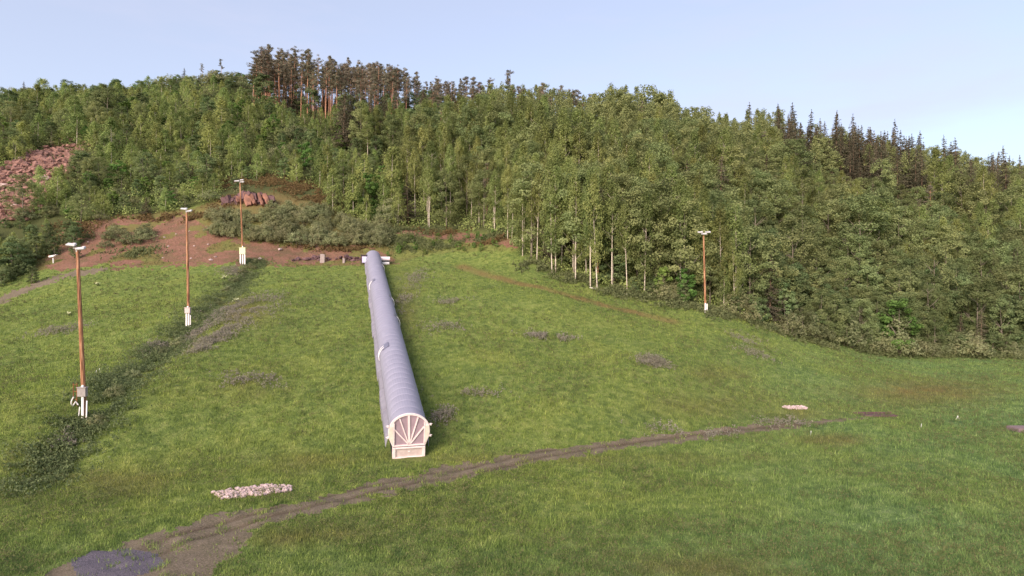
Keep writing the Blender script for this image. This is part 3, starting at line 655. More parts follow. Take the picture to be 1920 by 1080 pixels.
for (px, py, yb, hh, k, lab) in ((1285,560,95.5,5.5,'rowan','bright green low tree beside the right lamp pole, larger of two'),(1245,555,97,5,'rowan','bright green low tree left of the one beside the right lamp pole'),
      (1685,600,104,9.5,'rowan','tall bright green maple-like tree inside the right wood edge'),(1590,655,103,6,'willow','silvery bush at the foot of the right wood'),
      (1680,640,105,6,'willow','grey leafy bush at the right wood edge under the bright green tree'),(490,310,152,8,'young_birch','lone young birch with bare pale stem above the rock outcrop'),(600,330,148,9,'young_birch','lone young birch with long pale stem right of the rock outcrop'),
      (265,230,172,9,'aspen','big pale round tree standing out on the left hillside'),(1310,330,128,17,'aspen','large round crown above the right lamp pole'),(1650,300,175,15,'aspen','large pale rounded tree below the skyline spruces'),
      (1455,300,170,15,'aspen','large dome-shaped tree left of the skyline spruces'),(1745,380,150,14,'aspen','rounded tree near the right side, below the skyline'),
      (1405,190,215,19,'spruce','lone tallest spruce poking above the skyline right of centre'),(1597,240,205,20,'spruce','tallest spruce of the skyline cluster on the right'),(1660,250,206,16,'spruce','right neighbour of the tallest skyline spruce'),
      (1540,250,204,17,'spruce','left end spruce of the skyline cluster'),(1575,250,203,15,'spruce','slim spruce left of the tallest skyline spruce'),(1480,210,212,16,'spruce','small skyline spruce left of the spruce cluster'),
      (955,160,205,20,'pine','broad open pine standing above the skyline in the middle'),(415,140,232,9,'pine','stubby pine on the left skyline before the pine stand'),(380,140,233,8,'pine','thin pine on the left skyline, left of the stubby one'),
      (148,150,234,8,'spruce','small spruce on the left skyline'),(345,140,233,8,'spruce','small spruce on the left skyline near the stubby pine'),(45,160,232,8,'spruce','small pointed spruce at the left end of the skyline')):
    put(k, (px-960)/F*yb, yb, hh, lab, None)
# pine stand edge, facing the camera
for i in range(70):
    px = 482+(i*12.4)%272+rt.uniform(-6,6); yb = rt.uniform(192,202)+(i//22)*8
    put('pine', (px-960)/F*yb, yb, rt.uniform(15.5,19)*(1.14 if px < 620 else 1.06), 'reddish pine in the front rank of the hilltop pine stand', 'pines in the front rank of the hilltop stand', wide=.9)
for i in range(64):
    px = 478+rt.random()*300; yb = rt.uniform(203,236); k = 'pine' if rt.random() < .35 else 'spruce'
    put(k, (px-960)/F*yb, yb, rt.uniform(6.5,10.5), 'lower brownish conifer half hidden behind the hilltop pine trunks', 'lower conifers behind the hilltop pines', wide=1.35)
for i in range(34):
    px = 1520+rt.random()*170; yb = rt.uniform(184,206)
    put('spruce', (px-960)/F*yb, yb, rt.uniform(12.5,18.5), 'tall reddish-dark spruce in the cluster on the right-hand skyline', 'spruces of the right-hand skyline cluster', wide=rt.uniform(.9,1.15))
for i in range(30):
    px = 1700+rt.random()*240; yb = rt.uniform(196,222)
    put('spruce', (px-960)/F*yb, yb, rt.uniform(9,14), 'spruce along the falling skyline near the right picture edge', 'spruces along the falling right skyline')
# willow thicket above the crest
for i in range(125):
    u = rt.random(); px = 395+u*330; Y = rt.uniform(np.interp(px,[395,480,720],[121,118,119.5]), np.interp(px,[395,440,520,620,720],[128,128,134,134,129]))
    put('willow', (px-960)/F*Y, Y, rt.uniform(2.0,3.4), 'grey green willow shrub in the dense thicket left of the tunnel top', 'willow shrubs of the thicket left of the tunnel top', wide=1.1)
for px0, px1, y0, y1, n, h0, h1, lab in ((185,280,116,123,12,1.6,2.6,'small willow shrub on the red soil left of the second lamp pole'),(725,960,114,124,26,1.0,1.9,'low bright shrub on the green bank right of the tunnel top'),
                              (0,70,99,112,14,2.4,3.8,'dark shrub at the left picture edge under the scree'),(60,150,112,121,12,2.6,4.2,'dark shrub between the scree and the red soil')):
    for i in range(n):
        px = rt.uniform(px0, px1); Y = rt.uniform(y0, y1); put('rowan' if 'bright' in lab else 'alder' if 'dark' in lab else 'willow', (px-960)/F*Y, Y, rt.uniform(h0, h1), lab, lab+', group', wide=1.2)
for px, py, h in ((470,505,1.2),(455,515,1.3),(440,530,1.2),(425,548,1.1),(478,495,1.1),(410,572,1.0),(335,650,1.1),(300,665,1.0),(250,710,1.0),(215,745,1.1),(180,800,1.0)):
    x, y, z = hit(px, py); put('willow', x, y, h, 'knee-high dark shrub growing in the weedy gully', 'knee-high shrubs in the gully', wide=1.3)
# wood-edge shrub belt on the right
for i in range(95):
    px = rt.uniform(1180,1960); Y = float(edgeY(px))+rt.uniform(-1.2,2.5); k = 'alder' if rt.random() < .6 else 'willow'
    if abs(px-1323) < 16: continue
    h = rt.uniform(2.4,4.6)*float(np.interp(px,[1180,1400],[.6,1])); s = sector(px)
    put(k, (px-960)/F*Y, Y, h, '%s along the meadow edge, %s' % ({'alder':'dark leafy bush','willow':'low grey green bush'}[k], s), '%s along the meadow edge, %s' % ({'alder':'dark bushes','willow':'grey green bushes'}[k], s), wide=1.15)

# ------------------------------------------------------------------ lift tunnel
A0 = Vector((-7.2, 42.9, 0)); A1 = Vector((-25.6, 113, 0)); AX = (A1-A0).normalized(); LEN = (A1-A0).length; RT = Vector((AX.y, -AX.x, 0))
def ez(s): return 2.05+(17.75-2.05)*s/LEN
SL = Vector((AX.x, AX.y, (17.75-2.05)/LEN)).normalized(); UP = RT.cross(SL).normalized()
def TF(u, v, s): return Vector((A0.x, A0.y, 0))+RT*u+Vector((AX.x*s, AX.y*s, ez(s)))+UP*v
tun = empty('lift_tunnel', (A0.x, A0.y, gz(A0.x, A0.y)), 'long grey-lavender ribbed half-round tunnel over a ski carpet, running up the grassy slope', 'lift tunnel')
prof = [(-1.16,-1.05),(-1.27,-.3),(-1.31,0)]+[(1.31*math.cos(a), 1.22*math.sin(a)) for a in [math.pi*(1-k/22) for k in range(1,22)]]+[(1.31,0),(1.27,-.3),(1.16,-1.05)]
shell = MB(); seg = 1.18; s = .12; ri = 0
rows = []
while s < LEN:
    e = min(s+seg, LEN); rise = .012*math.sin(ri*1.7)
    for ss, k in ((s, .978), (s+.05, .978), (s+.10, 1.0), ((s+e)/2, 1.016), (e-.05, 1.0)): rows.append([TF(u*k, v*k+rise, ss) for u, v in prof])
    s = e; ri += 1
n = len(prof); v = [p for r in rows for p in r]
shell.add(v, [(i*n+k, i*n+k+1, (i+1)*n+k+1, (i+1)*n+k) for i in range(len(rows)-1) for k in range(n-1)])
shell.add(rows[-1], [tuple(range(n))])
shell.build('shell', 'tunnel_grey', tun, smooth=False)
# side skirts, one panel after the other
for side in (-1, 1):
    s = .5; k = 0; step = 4.2
    while s < LEN-3:
        p = MB(); e = s+step-.12; off = .06*math.sin(k*2.3)
        outw = (.30 if side < 0 else .14)+off; pts = []
        for ss in np.linspace(s, e, 4):
            c = TF(0, 0, ss); g = lambda u: gz((c+RT*u).x, (c+RT*u).y)
            a_ = c+RT*side*1.30+UP*(-.25); b_ = c+RT*side*(1.30+outw)+UP*(-.55 if side < 0 else -.7); d_ = c+RT*side*(1.30+outw); d_.z = max(min(g(side*(1.3+outw))+.05, b_.z-.12), b_.z-.8)
            pts.append((a_, b_, d_))
        for i in range(3): p.add([*pts[i], *pts[i+1]], [(0,1,4,3),(1,2,5,4)])
        p.add(list(pts[0]), [(0,1,2)]); p.add(list(pts[-1]), [(2,1,0)])
        p.build('side_skirt', 'skirt_grey' if side < 0 else 'tunnel_grey', tun); s += step; k += 1
# dark plinth below the shell
p = MB()
for i in range(18):
    s0 = .1+i*LEN/18; s1 = .1+(i+1)*LEN/18-.01
    q = []
    for ss in (s0, min(s1, LEN-.1)):
        for u in (-1.12, 1.12):
            c = TF(u, -1.0, ss); q += [c, Vector((c.x, c.y, gz(c.x, c.y)-.2))]
    p.add(q, [(0,1,5,4),(2,6,7,3),(0,2,3,1),(4,5,7,6),(0,4,6,2)])
p.build('plinth', 'dark_parts_and_gap', tun)
# the front: arched frame, fan of bars, sill box
fr = lambda u, v, w: TF(u, v, -w)
arch = lambda ru, rv, m_=24: [(ru*math.cos(math.pi*k/m_), rv*math.sin(math.pi*k/m_)) for k in range(m_+1)]
out = [(1.13,-1.12),(1.40,-.46),(1.44,-.2)]+arch(1.44,1.30)+[(-1.44,-.2),(-1.40,-.46),(-1.13,-1.12)]
inn = [(1.02,-1.03),(1.06,-.46),(1.06,-.2)]+[(min(max(u,-1.06),1.06), v) for u, v in arch(1.31,1.17)]+[(-1.06,-.2),(-1.06,-.46),(-1.02,-1.03)]
ff = MB(); nn = len(out)
for w0, w1 in ((0,.14),):
    v = [fr(u,v_,w1) for u, v_ in out]+[fr(u,v_,w1) for u, v_ in inn]+[fr(u,v_,w0) for u, v_ in out]+[fr(u,v_,w0) for u, v_ in inn]
    f = []
    for i in range(nn):
        j = (i+1) % nn
        f += [(i,j,nn+j,nn+i),(2*nn+i,3*nn+i,3*nn+j,2*nn+j),(i,2*nn+i,2*nn+j,j),(nn+i,nn+j,3*nn+j,3*nn+i)]
    ff.add(v, f)
ff.build('front_frame', 'frame_white', tun)
for sgn in (-1, 1):                                              # cream side cheeks
    cpan = MB(); o_ = [(sgn*1.10,-.98),(sgn*1.37,-.46),(sgn*1.41,-.1),(sgn*1.36,.38),(sgn*1.13,.38),(sgn*1.09,-.46)]
    cpan.prism(o_, fr, .142, .17); cpan.build('side_cheek', 'side_cream', tun)
    for vv in (.42, -.42):
        b_ = MB(); c = fr(sgn*1.47, vv, .1); rot = Matrix((RT, UP, -SL)).transposed()
        b_.box(c, (.14,.10,.16), rot); b_.tube([fr(sgn*1.5,vv-.02,.1), fr(sgn*1.6,vv+.04,.1)], .025, 6); b_.build('bracket', 'frame_white', tun)
pan = MB(); pan.prism(inn, fr, .03, .06); pan.build('front_panel', 'panel_mauve', tun)
for (u1, v1, wd) in ((-.04,1.15,.075),(-.66,.92,.04),(.60,.98,.045),(-1.03,.18,.04),(1.03,.26,.045)):
    b_ = MB(); a_ = Vector((u1*.06+.02, -1.0)); d_ = Vector((u1, v1)); nrm = (d_-a_).normalized(); pr = Vector((-nrm.y, nrm.x))*wd
    b_.prism([(a_+pr)[:], (a_-pr)[:], (d_-pr)[:], (d_+pr)[:]], fr, .061, .12); b_.build('fan_bar', 'frame_white', tun)
for u1 in (-1.05, 1.05):
    b_ = MB(); b_.prism([(u1-.04,-1.02),(u1+.04,-1.02),(u1+.04,.62),(u1-.04,.62)], fr, .143, .165); b_.build('mullion', 'frame_white', tun)
b_ = MB(); b_.prism([(-1.10,-1.19),(1.10,-1.19),(1.10,-1.122),(-1.10,-1.122)], fr, -.1, .10); b_.build('dark_gap_strip', 'dark_parts_and_gap', tun)  # near-black strip for the gap above the sill, its shade put into the colour
b_ = MB()
b_.prism([(-1.13,-1.27),(1.13,-1.27),(1.13,-1.19),(-1.13,-1.19)], fr, -.2, .22)
for u0, u1 in ((-1.13,-.93),(.93,1.13)): b_.prism([(u0,-2.12),(u1,-2.12),(u1,-1.27),(u0,-1.27)], fr, -.2, .20)
b_.prism([(-.93,-2.1),(.93,-2.1),(.93,-1.92),(-.93,-1.92)], fr, -.1, .21)
sill = b_.build('entry_sill', 'frame_white', tun)
b_ = MB(); b_.prism([(-.925,-1.92),(.925,-1.92),(.925,-1.27),(-.925,-1.27)], fr, -.1, .12); b_.build('sill_panel', 'base_pink', tun)
b_ = MB(); b_.prism([(-.06,-1.56),(.10,-1.56),(.10,-1.50),(-.06,-1.50)], fr, .121, .15); b_.build('handle', 'white_paint', tun)
# open window hatches with white stays
for (yy, ang, big, right) in ((58.5,127,1.25,0),(88,130,1.0,0),(101,48,1.0,1),(78.5,45,1.05,1),(69.5,42,1.1,1)):
    s = (yy-A0.y)/AX.y; a = R(ang); h_ = MB(); hw = .32*big; q = []
    for lift in (1.035, 1.075):
        for da in (-.22*big, .22*big):
            for ds in (-.5*big, .5*big): q.append(TF(1.31*lift*math.cos(a+da), 1.22*lift*math.sin(a+da), s+ds))
    h_.add(q, [(0,1,3,2),(4,6,7,5),(0,4,5,1),(2,3,7,6),(0,2,6,4),(1,5,7,3)]); ho = h_.build('window_hatch', 'hatch_dark', tun)
    sg = 1 if right else -1
    for kk in range(2):
        b_ = MB(); pts = []
        for j in range(7):
            t = j/6; aa = a+sg*-1*(.1+t*.95); rr_ = 1.05+.05*math.sin(math.pi*t); pts.append(TF(1.31*rr_*math.cos(aa), 1.22*rr_*math.sin(aa), s+.25-kk*.55-t*.55))
        b_.tube(pts, .032 if not right else .02, 6); o = b_.build('stay', 'white_paint', None); o.parent = ho
        o.matrix_parent_inverse = Matrix.Translation(-tun.location)@Matrix.Identity(4) if False else (ho.matrix_parent_inverse.inverted() if False else Matrix.Identity(4))
# drive station housings at the tunnel top
def rbox(mb, c, d, rot, r=.25, mi=0, nseg=5):                    # box with rounded long edges, along local x
    pr = []
    for cx_, cz_, a0 in ((1,1,0),(-1,1,90),(-1,-1,180),(1,-1,270)):
        for k in range(nseg+1):
            a = R(a0+90*k/nseg); pr.append((cx_*(d[1]/2-r)+r*math.cos(a), cz_*(d[2]/2-r)+r*math.sin(a)))
    f = lambda u, v_, w: Vector(c)+rot@Vector((w, u, v_))
    mb.prism(pr, f, -d[0]/2, d[0]/2, mi)
gr = Matrix((RT, AX, Vector((0,0,1)))).transposed()
tx = TF(1.9, 0, LEN-2.5); zg = gz(tx.x, tx.y)
hr = empty('drive_housing', (tx.x, tx.y, zg), 'rounded pinkish-white drive housing with a dark stripe, right side of the tunnel top', 'machine housing')
zc = ez(LEN-2.5)-.35
b_ = MB(); rbox(b_, (tx.x, tx.y, zc+.42), (1.9,1.5,.75), gr, .3); b_.build('upper_cover', 'housing_pink', hr)
b_ = MB(); rbox(b_, (tx.x, tx.y, zc-.45), (1.7,1.3,.65), gr, .25); b_.build('lower_cover', 'white_paint', hr)
b_ = MB(); b_.box((tx.x, tx.y, zc-.04), (1.75,1.1,.2), gr); b_.build('belt_slot', 'dark_parts_and_gap', hr)
b_ = MB(); b_.box((tx.x, tx.y, (zc-.75+zg)/2), (.3,.8,max(.2, zc-.75-zg+.3)), gr); b_.build('stand', 'dark_parts_and_gap', hr)
tx = TF(-1.62, 0, LEN-2.5); zg = gz(tx.x, tx.y); hl = empty('control_housing', (tx.x, tx.y, zg), 'small lilac housing in a dark frame, left side of the tunnel top', 'machine housing')
zc = ez(LEN-2.5)-.15
b_ = MB(); rbox(b_, (tx.x, tx.y, zc), (.75,1.0,1.15), gr, .15); b_.build('cover', 'housing_lilac', hl)
b_ = MB()
for dx_ in (-.55, .42): b_.box(Vector((tx.x, tx.y, zc-.25))+gr@Vector((dx_, -.4, 0)), (.14,.14,2.4), gr)
b_.box(Vector((tx.x, tx.y, zc+.78))+gr@Vector((-.05,-.4,0)), (1.12,.15,.2), gr); b_.build('frame', 'dark_parts_and_gap', hl)

# ------------------------------------------------------------------ floodlight poles
def pole(px, py, Y, htop, topx, lamps, label, box, boards, seed, extra=None):
    x = (px-960)/F*Y; zb = gz(x, Y); zt = H+(540-htop)/F*Y; xt = (topx-960)/F*Y
    t = empty('floodlight_pole', (x, Y, zb), label, 'lamp pole', 'wooden floodlight poles on the slope'); del t['group']
    P_ = lambda k: Vector((x+(xt-x)*k, Y, zb+(zt-zb)*k))
    b_ = MB(); b_.tube([P_(-.03)]+[P_(k/6) for k in range(7)], [.17,.165,.155,.15,.14,.13,.12,.105], 10); b_.build('pole', 'pole_wood', t, smooth=True)
    top = P_(1)
    b_ = MB(); l0, l1 = lamps[0][0], lamps[-1][0]
    b_.tube([top+Vector((l0*.8,-.1,.02)), top+Vector((l1*.8,-.1,.02))], .04, 6); b_.tube([top+Vector((0,0,-.5)), top+Vector((0,-.12,.1))], .06, 6); b_.build('crossarm', 'lamp_metal', t)
    for (dx, dz, w, rz) in lamps:
        rot = Matrix.Rotation(rz, 3, 'Y')@Matrix.Rotation(R(28), 3, 'X'); c = top+Vector((dx, -.25, dz))
        b_ = MB(); w *= .78; b_.box(c, (w,.34,.10), rot); b_.box(c+rot@Vector((w*.3,.05,.07)), (w*.35,.24,.07), rot); lo = b_.build('lamp', 'lamp_metal', t, bevel=.03)
        g_ = MB(); g_.box(c+rot@Vector((0,-.0,-.066)), (w*.85,.28,.03), rot); go = g_.build('lamp_glass', 'lamp_glass', None); go.parent = lo; go.matrix_parent_inverse = Matrix.Identity(4)
    if box:
        hb, sz, bm_ = box; c = P_(0)+Vector((.02,-.28,hb)); b_ = MB(); b_.box(c, (sz,.28,sz*1.05)); b_.box(c+Vector((0,0,sz*.56)), (sz*1.15,.36,.06)); bo = b_.build('switch_box', bm_, t, bevel=.02)
        g_ = MB(); g_.tube([c+Vector((0,0,sz*.6)), c+Vector((0.02,.02,sz*.85))], [.12,.05], 8); g_.build('box_cap', 'white_paint', t)
    for (dx, hh, w, tilt) in boards:
        b_ = MB(); rot = Matrix.Rotation(tilt, 3, 'Y'); b_.box(P_(0)+Vector((dx,-.26,hh/2-.05)), (w,.07,hh), rot); b_.build('guard_board', 'white_paint', t, bevel=.015)
    for hz in (.35, .6, .8):
        pass
    return t, P_
t1, P1 = pole(159, 765, 46, 466, 145, ((-.28,.28,.85,.12),(.42,0,.85,-.05)), 'nearest left floodlight pole, grey switch box and white conduits at its foot', (2.05,.62,'box_grey'), ((.02,1.8,.17,.0),(.32,1.45,.09,.03),(-.24,1.0,.06,.09)), 1)
pole(354, 602, 73, 396, 350, ((-.18,.25,.95,.1),(.42,0,.85,-.08)), 'middle left floodlight pole with a white guard at its foot beside the gully', (2.0,.62,'base_pink'), ((-.14,1.9,.18,0),(.12,1.9,.18,0),(0.34,1.5,.08,0)), 2)
pole(456, 491, 108, 341, 450, ((-.45,.12,1.1,0),(.42,.3,.8,0),(.5,-.05,.8,0)), 'farthest left floodlight pole with yellow-white box on pale legs, by the red soil', (2.3,1.05,'box_yellow'), ((-.38,1.9,.22,0),(.36,1.9,.26,0),(0.0,1.75,.16,0)), 3)
pole(1323, 588, 92, 438, 1319, ((-.55,.2,1.0,0),(.6,.2,1.0,0),(0.0,-.05,1.1,0)), 'right floodlight pole standing before the birch wood at the meadow edge', None, ((-.12,1.6,.2,0),(.13,1.5,.16,0)), 4)
# rusty rack by the near pole
x, y, z = hit(141, 762); rk = empty('rusty_rack', (x, y, z), 'small rusty iron rack with a pale hose, left of the nearest left pole', 'rack')
b_ = MB()
for dx in (-.12,.12): b_.tube([(x+dx,y,z-.1),(x+dx*1.2,y,z+1.75)], .035, 6)
for hz in (.5,1.1,1.6): b_.tube([(x-.16,y,z+hz),(x+.16,y,z+hz)], .03, 6)
b_.build('frame', 'rust', rk)
b_ = MB(); b_.tube([(x-.25,y-.1,z-.05),(x-.2,y-.12,z+.4),(x-.05,y-.1,z+.7)], .05, 6); b_.tube([(x-.1,y-.15,z),(x+.15,y-.15,z+.35),(x+.3,y-.1,z+.1)], .05, 6); b_.build('hose', 'white_paint', rk)
# snow hydrant / small white head on post at the far left
x, y, z = hit(100, 494); sh = empty('hydrant_post', (x, y, z), 'short post with a tilted white hooded head beside the footpath, left of the red soil', 'hydrant')
b_ = MB(); b_.tube([(x,y,z-.1),(x-.02,y,z+.95)], .11, 8); b_.build('post', 'white_paint', sh)
b_ = MB(); b_.box((x-.12,y-.1,z+1.2), (.95,.6,.32), Matrix.Rotation(R(-10),3,'Y')); b_.box((x+.42,y-.1,z+1.38), (.6,.5,.14), Matrix.Rotation(R(-22),3,'Y')); b_.build('hood', 'white_paint', sh, bevel=.06)
b_ = MB(); b_.box((x-.65,y-.1,z+1.3), (.22,.3,.28)); b_.build('nozzle', 'rust', sh)

# ------------------------------------------------------------------ rocks and small things
def rockobj(name, px, py, r, mat, label, cat, group=None, seed=0, **k):
    x, y, z = hit(px, py); b_ = MB(); b_.rock((x,y,z+r*.25), r, seed, **k); return tag(b_.build(name, mat), label, cat, group)
for i, (px, py, r, lab) in enumerate(((395,489,.45,'largest pale round stone at the foot of the red soil'),(404,483,.36,'pale stone just above the largest one on the red soil'),(358,485,.26,'small pale stone beside the second pole shaft'),
        (308,447,.30,'bright small stone high on the red soil left of the second pole'),(390,459,.30,'flat pale stone in the middle of the red soil'),(364,463,.25,'pale stone on red soil right of the second pole'),
        (525,470,.55,'grey boulder in the brush at the crest right of the third pole'),(488,488,.45,'pinkish stone on the path right of the third pole'),(316,464,.28,'dull stone low on the red soil left of the second pole'),
        (305,485,.24,'lowest left stone on the red soil'),(355,435,.25,'small stone high on the red soil by the second pole'),(330,440,.25,'half-buried stone high on the red soil'),(395,437,.2,'small stone at the thicket foot'),(165,456,.25,'pale stone beside the nearest lamp head'))):
    rockobj('stone', px, py, r, 'pink_stone', lab, 'stone', 'loose stones on the red soil', i+5, sz=.6)
for i, (px, py, r, lab) in enumerate(((83,338,1.25,'big pale slab-like boulder in the middle of the left scree'),(105,330,1.5,'dark wedge boulder right of the big pale one'),(6,351,.9,'pale boulder at the left edge of the scree'),(30,358,.9,'round boulder low in the left scree'),(40,300,.8,'boulder at the upper left of the scree'),(28,389,.7,'lowest pale boulder under the scree'),
                          (205,212,1.3,'left of two pale boulders on the open spot high on the left hill'),(213,215,1.5,'right of two pale boulders high on the left hill'))):
    rockobj('boulder', px, py, r, 'pale_rock' if i != 1 else 'rubble_stone', lab, 'boulder', 'boulders of the left hillside', i+50, sub=2, sx=1.2, sz=.7)
sc = MB(); rq = random.Random(5); nsc = 0
while nsc < 1700:
    px = rq.uniform(-60,170); py = rq.uniform(262,430)
    if not inpoly(np.array([px+rq.gauss(0,6)]), np.array([py+rq.gauss(0,5)]), SCREE)[0]: continue
    x, y, z = hit(px, py, 100, 200); r = rq.choice((.25,.35,.45,.55,.75,1.0)); sc.rock((x,y,z+r*.15), r, nsc+300, rq.uniform(.7,1.4), rq.uniform(.7,1.3), rq.uniform(.5,.9)); nsc += 1
tag(sc.build('scree', 'rubble_stone'), 'reddish broken rocks heaped in a scree on the left hillside', 'scree', kind='stuff')
sc = MB()
for i in range(230):
    px = rq.gauss(345,60); py = rq.uniform(425,494)
    x, y, z = hit(px, py, 90, 140); r = rq.choice((.05,.06,.08,.12)); sc.rock((x,y,z+r*.2), r, i+3000)
tag(sc.build('soil_rubble', 'rubble_stone'), 'small pale rubble strewn over the red soil bank', 'rubble', kind='stuff')
# stone heaps in the grass
def heap(name, poly, n, r0, r1, label, seed):
    rq = random.Random(seed); b_ = MB(); xs = [p[0] for p in poly]; ys = [p[1] for p in poly]; k = 0
    while k < n:
        px = rq.uniform(min(xs), max(xs)); py = rq.uniform(min(ys), max(ys))
        if not inpoly(np.array([px]), np.array([py]), poly)[0]: continue
        x, y, z = hit(px, py); r = rq.uniform(r0, r1); b_.rock((x,y,z+r*.6), r, k+seed*1000, rq.uniform(.8,1.3), rq.uniform(.8,1.2), rq.uniform(.6,.9)); k += 1
    tag(b_.build(name, 'pink_stone'), label, 'stone heap', kind='stuff')
heap('stone_heap', [(398,926),(440,918),(500,911),(548,913),(546,922),(500,929),(440,936),(415,938)], 420, .06,.15, 'long low heap of pale pinkish stones in the grass left of the track', 2)
heap('stone_heap', [(1465,764),(1490,762),(1518,766),(1510,769),(1475,768)], 130, .07,.15, 'small low heap of pale stones in the grass above the right end of the track', 3)
# rock outcrop with sliding slabs
x, y, z = hit(470, 384, 110, 170); oc = empty('rock_outcrop', (x, y, z), 'red-brown rock face with slanted slabs behind the third lamp pole', 'rock outcrop')
b_ = MB(); ro = random.Random(8)
def block(mb, c, d, rot, rr, mi=0):                              # an irregular angular block
    o = len(mb.v); mb.box((0,0,0), d); mb.v[o:] = [tuple(rot@Vector([q*(1+rr.uniform(-.28,.2)) for q in p])+Vector(c)) for p in mb.v[o:]]
for i in range(75):
    dx = ro.uniform(-6.2, 4.6); top = 2.9*(1-abs(dx+.4)/6.6)+.5; dz = ro.uniform(-.4, top); r = ro.uniform(.7, 1.7)
    block(b_, (x+dx, y+.9+ro.uniform(-.3,.5), z+dz), (r, r*.8, r*ro.uniform(.6,1.5)), Matrix.Rotation(R(ro.uniform(-35,-10)),3,'Y')@Matrix.Rotation(R(ro.uniform(-30,10)),3,'X')@Matrix.Rotation(ro.uniform(-.5,.5),3,'Z'), ro)
b_.build('rock_face', 'dark_rock', oc)
for i, (dx, w, h_) in enumerate(((-.6,1.25,3.6),(.55,.7,2.9),(2.3,.65,3.4),(3.5,.9,3.0),(-2.6,.8,1.6))):
    b_ = MB(); rot = Matrix.Rotation(R(-26),3,'Y')@Matrix.Rotation(R(-24),3,'X')
    n0 = 5; ring = []
    for k in range(n0):                                          # one leaning tapered plate with broken edges
        t_ = k/(n0-1); ww = w*(.75+.35*math.sin(math.pi*t_))*ro.uniform(.8,1.15); off_ = ro.uniform(-.12,.12)
        ring.append([(-ww/2+off_, -.30*ro.uniform(.7,1.2), (t_-.5)*h_), (off_+ww*ro.uniform(-.15,.2), -.52*ro.uniform(.7,1.2), (t_-.5)*h_*ro.uniform(.96,1.04)), (ww/2+off_, -.2, (t_-.5)*h_), (ww/2+off_, .5, (t_-.5)*h_), (-ww/2+off_, .5, (t_-.5)*h_)])
    vv = [tuple(rot@Vector(p)+Vector((x+dx, y-.1, z+1.1))) for r_i in ring for p in r_i]
    b_.add(vv, [(k*5+j, k*5+(j+1) % 5, k*5+5+(j+1) % 5, k*5+5+j) for k in range(n0-1) for j in range(5)]+[(4,3,2,1,0), tuple(range(n0*5-5, n0*5))])
    b_.build('slab', 'outcrop_rock', oc)
# low dark stone ledge right of the third pole, with concrete stub
le = MB(); x, y, z = hit(600, 490)
for i in range(46):
    px = rq.uniform(545,680); X, Y, Z = hit(px, 491); r = rq.uniform(.3,.6); le.rock((X,Y+.6+rq.uniform(0,.6),Z+rq.uniform(.2,1.0)*np.interp(px,[545,600,680],[.4,1.3,.7])), r, i+600, 1.3,.8,.8)
tag(le.build('stone_ledge', 'dark_rock'), 'low dark purplish stone ledge along the crest, left of the tunnel top', 'stone ledge')
for px, w, hh, lab in ((605,.85,1.6,'upright pale concrete stub at the end of the stone ledge'),(645,.4,.9,'small concrete stub between the big one and the tunnel')):
    x, y, z = hit(px, 493); b_ = MB(); b_.box((x,y,z+hh/2-.15), (w,.5,hh), Matrix.Rotation(.05,3,'Y')); b_.box((x-.1,y,z+hh-.12), (w*.8,.4,.14)); tag(b_.build('concrete_stub', 'concrete', bevel=.05), lab, 'concrete stub')
# slabs and covers in the lower meadow
x, y, z = hit(1912, 808); b_ = MB(); b_.box((x+.35,y,z+.12), (1.9,1.3,.34)); b_.box((x+.35,y,z+.31), (1.75,1.15,.05)); tag(b_.build('manhole_slab', 'slab_mauve', bevel=.03), 'flat mauve-grey concrete cover in the grass at the right picture edge', 'concrete cover')
x, y, z = hit(1640, 779); b_ = MB(); b_.box((x,y+.35,z-.02), (3.6,.14,.5)); b_.box((x+.2,y-.25,z+.04), (3.2,.9,.12)); tag(b_.build('drain_cover', 'dark_rock', bevel=.02), 'narrow dark drain strip in the grass at the right end of the track', 'drain')
b_ = MB(); x, y, z = hit(1796, 787)
for s_ in (-1, 1): b_.tube([(x+s_*.13,y,z),(x,y,z+.34)], .018, 6)
b_.tube([(x-.13,y,z+.1),(x+.13,y,z+.1)], .028, 6); tag(b_.build('white_marker', 'white_paint'), 'tiny white A-shaped marker standing in the right meadow', 'marker')
for px, py, hh, lab in ((1520,817,.38,'thin pale stake in the grass below the right end of the track'),(180,703,.42,'left of two short white stakes right of the nearest pole'),(186,699,.4,'right of two short white stakes right of the nearest pole'),(1727,801,.3,'tiny pale stake left of the white marker')):
    x, y, z = hit(px, py); b_ = MB(); b_.tube([(x,y,z-.05),(x+.03,y,z+hh*.9)], .016, 6); b_.tube([(x+.03,y,z+hh-.06),(x+.035,y,z+hh)], .022, 6); tag(b_.build('stake', 'white_paint'), lab, 'stake')
for (a, bq, r, lab) in (((1106,541),(1126,547),.12,'pale fallen birch log at the meadow edge, left one'),((1156,549),(1186,557),.1,'pale fallen birch log at the meadow edge, right one')):
    x, y, z = hit(*a); x2, y2, z2 = hit(*bq); b_ = MB(); b_.tube([(x,y,z+.1),((x+x2)/2,(y+y2)/2,(z+z2)/2+.16),(x2,y2,z2+.1)], [r,r*.9,r*.7], 8); tag(b_.build('log', 'log_bark'), lab, 'log')
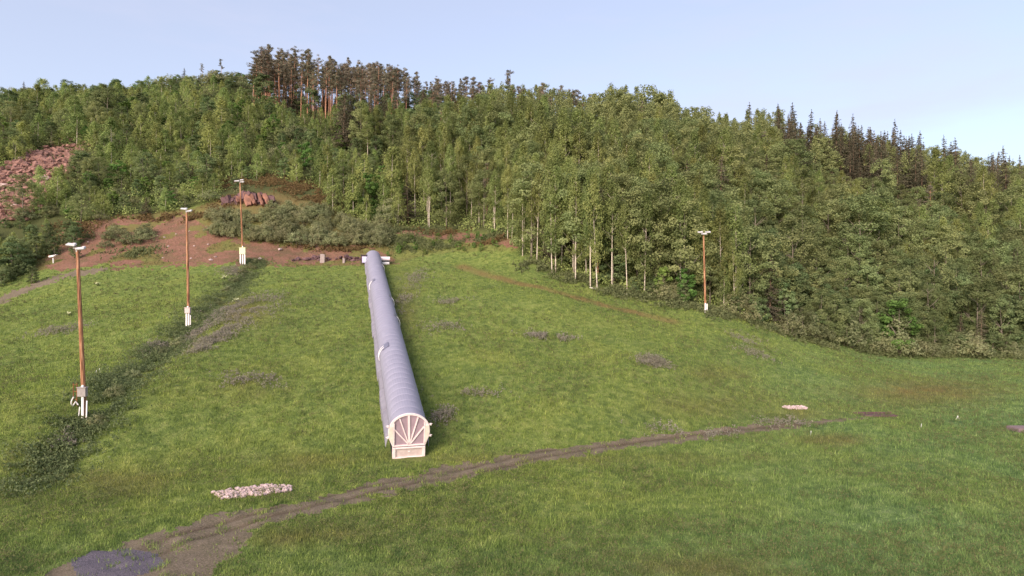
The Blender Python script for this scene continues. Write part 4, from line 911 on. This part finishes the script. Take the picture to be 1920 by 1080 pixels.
for px, py, r, lab in ((443,567,.34,'bright flower clump in the gully nearest the second pole'),(420,524,.3,'pale flower clump high in the gully'),(428,545,.28,'pale flower clump midway in the gully'),(183,537,.2,'small white flower clump on the slope right of the nearest pole'),(130,593,.2,'small white flower clump left of the nearest pole')):
    x, y, z = hit(px, py); rs_ = np.random.RandomState(px); c_ = rs_.normal(0,1,(70,3))*np.array([r*.7,r*.5,r*.35])+np.array([x,y,z+.45])
    me = quadmesh('blossoms', leafquads(c_, .06, 1, .8, rs_), 4, ['box_yellow'], rs_.uniform(size=70)); t_ = empty('flower_clump', (x,y,z), lab, 'flowers'); o = bpy.data.objects.new('blossoms', me); C.objects.link(o); o.parent = t_; o.matrix_parent_inverse = Matrix.Translation((-x,-y,-z))
    c_ = rs_.normal(0,1,(60,3))*np.array([r*.5,r*.4,.1])+np.array([x,y,z+.2]); me = quadmesh('leaves', leafquads(c_, .09, .4, .5, rs_), 4, ['herb_leaf'], rs_.uniform(size=60)); o = bpy.data.objects.new('leaves', me); C.objects.link(o); o.parent = t_; o.matrix_parent_inverse = Matrix.Translation((-x,-y,-z))

# ------------------------------------------------------------------ light, sky, camera
SUN_AZ = R(208); SUN_EL = R(27)                                   # azimuth clockwise from +Y: behind the camera, to the left
sd = Vector((math.sin(SUN_AZ)*math.cos(SUN_EL), math.cos(SUN_AZ)*math.cos(SUN_EL), math.sin(SUN_EL)))
L_ = bpy.data.lights.new('sun', 'SUN'); L_.energy = 1.08; L_.angle = R(40); L_.color = (1.0,.84,.73)
lo = bpy.data.objects.new('sun', L_); C.objects.link(lo); lo.rotation_euler = sd.to_track_quat('Z', 'Y').to_euler()
w = bpy.data.worlds.new('World'); bpy.context.scene.world = w; w.use_nodes = True; t = w.node_tree
sky = t.nodes.new('ShaderNodeTexSky'); sky.sky_type = 'NISHITA'; sky.sun_disc = False; sky.sun_elevation = SUN_EL; sky.sun_rotation = SUN_AZ
sky.air_density = 1.0; sky.dust_density = 2.0; sky.ozone_density = 1.5
bg = t.nodes['Background']; bg.inputs[1].default_value = .10
tc = N(t, 'ShaderNodeTexCoord'); mp = N(t, 'ShaderNodeMapping'); mp.inputs['Scale'].default_value = (1.2,1.2,5); n = N(t, 'ShaderNodeTexNoise'); n.inputs['Scale'].default_value = 2.3; n.inputs['Detail'].default_value = 5; n.inputs['Roughness'].default_value = .55
t.links.new(tc.outputs['Generated'], mp.inputs[0]); t.links.new(mp.outputs[0], n.inputs['Vector'])
r_ = ramp(t, n.outputs[0], [(.42,(0,0,0)),(.70,(.55,.55,.55))])
c = mixc(t, .72, sky.outputs[0], (1.04,.99,1.16))
c = mixc(t, r_, c, (1.42,1.45,1.85))
t.links.new(c, bg.inputs[0])
cam = bpy.data.cameras.new('camera'); co = bpy.data.objects.new('camera', cam); C.objects.link(co); co.location = (0,0,H); co.rotation_euler = (R(90),0,0)
cam.sensor_width = 36; cam.lens = 36*F/1920; cam.clip_end = 6000; cam.clip_start = .5; bpy.context.scene.camera = co
sc_ = bpy.context.scene; sc_.view_settings.view_transform = 'Standard'; sc_.view_settings.look = 'None'; sc_.view_settings.exposure = 2.38; sc_.view_settings.gamma = 1
sc_.cycles.max_bounces = 7; sc_.cycles.transparent_max_bounces = 4; sc_.cycles.diffuse_bounces = 5
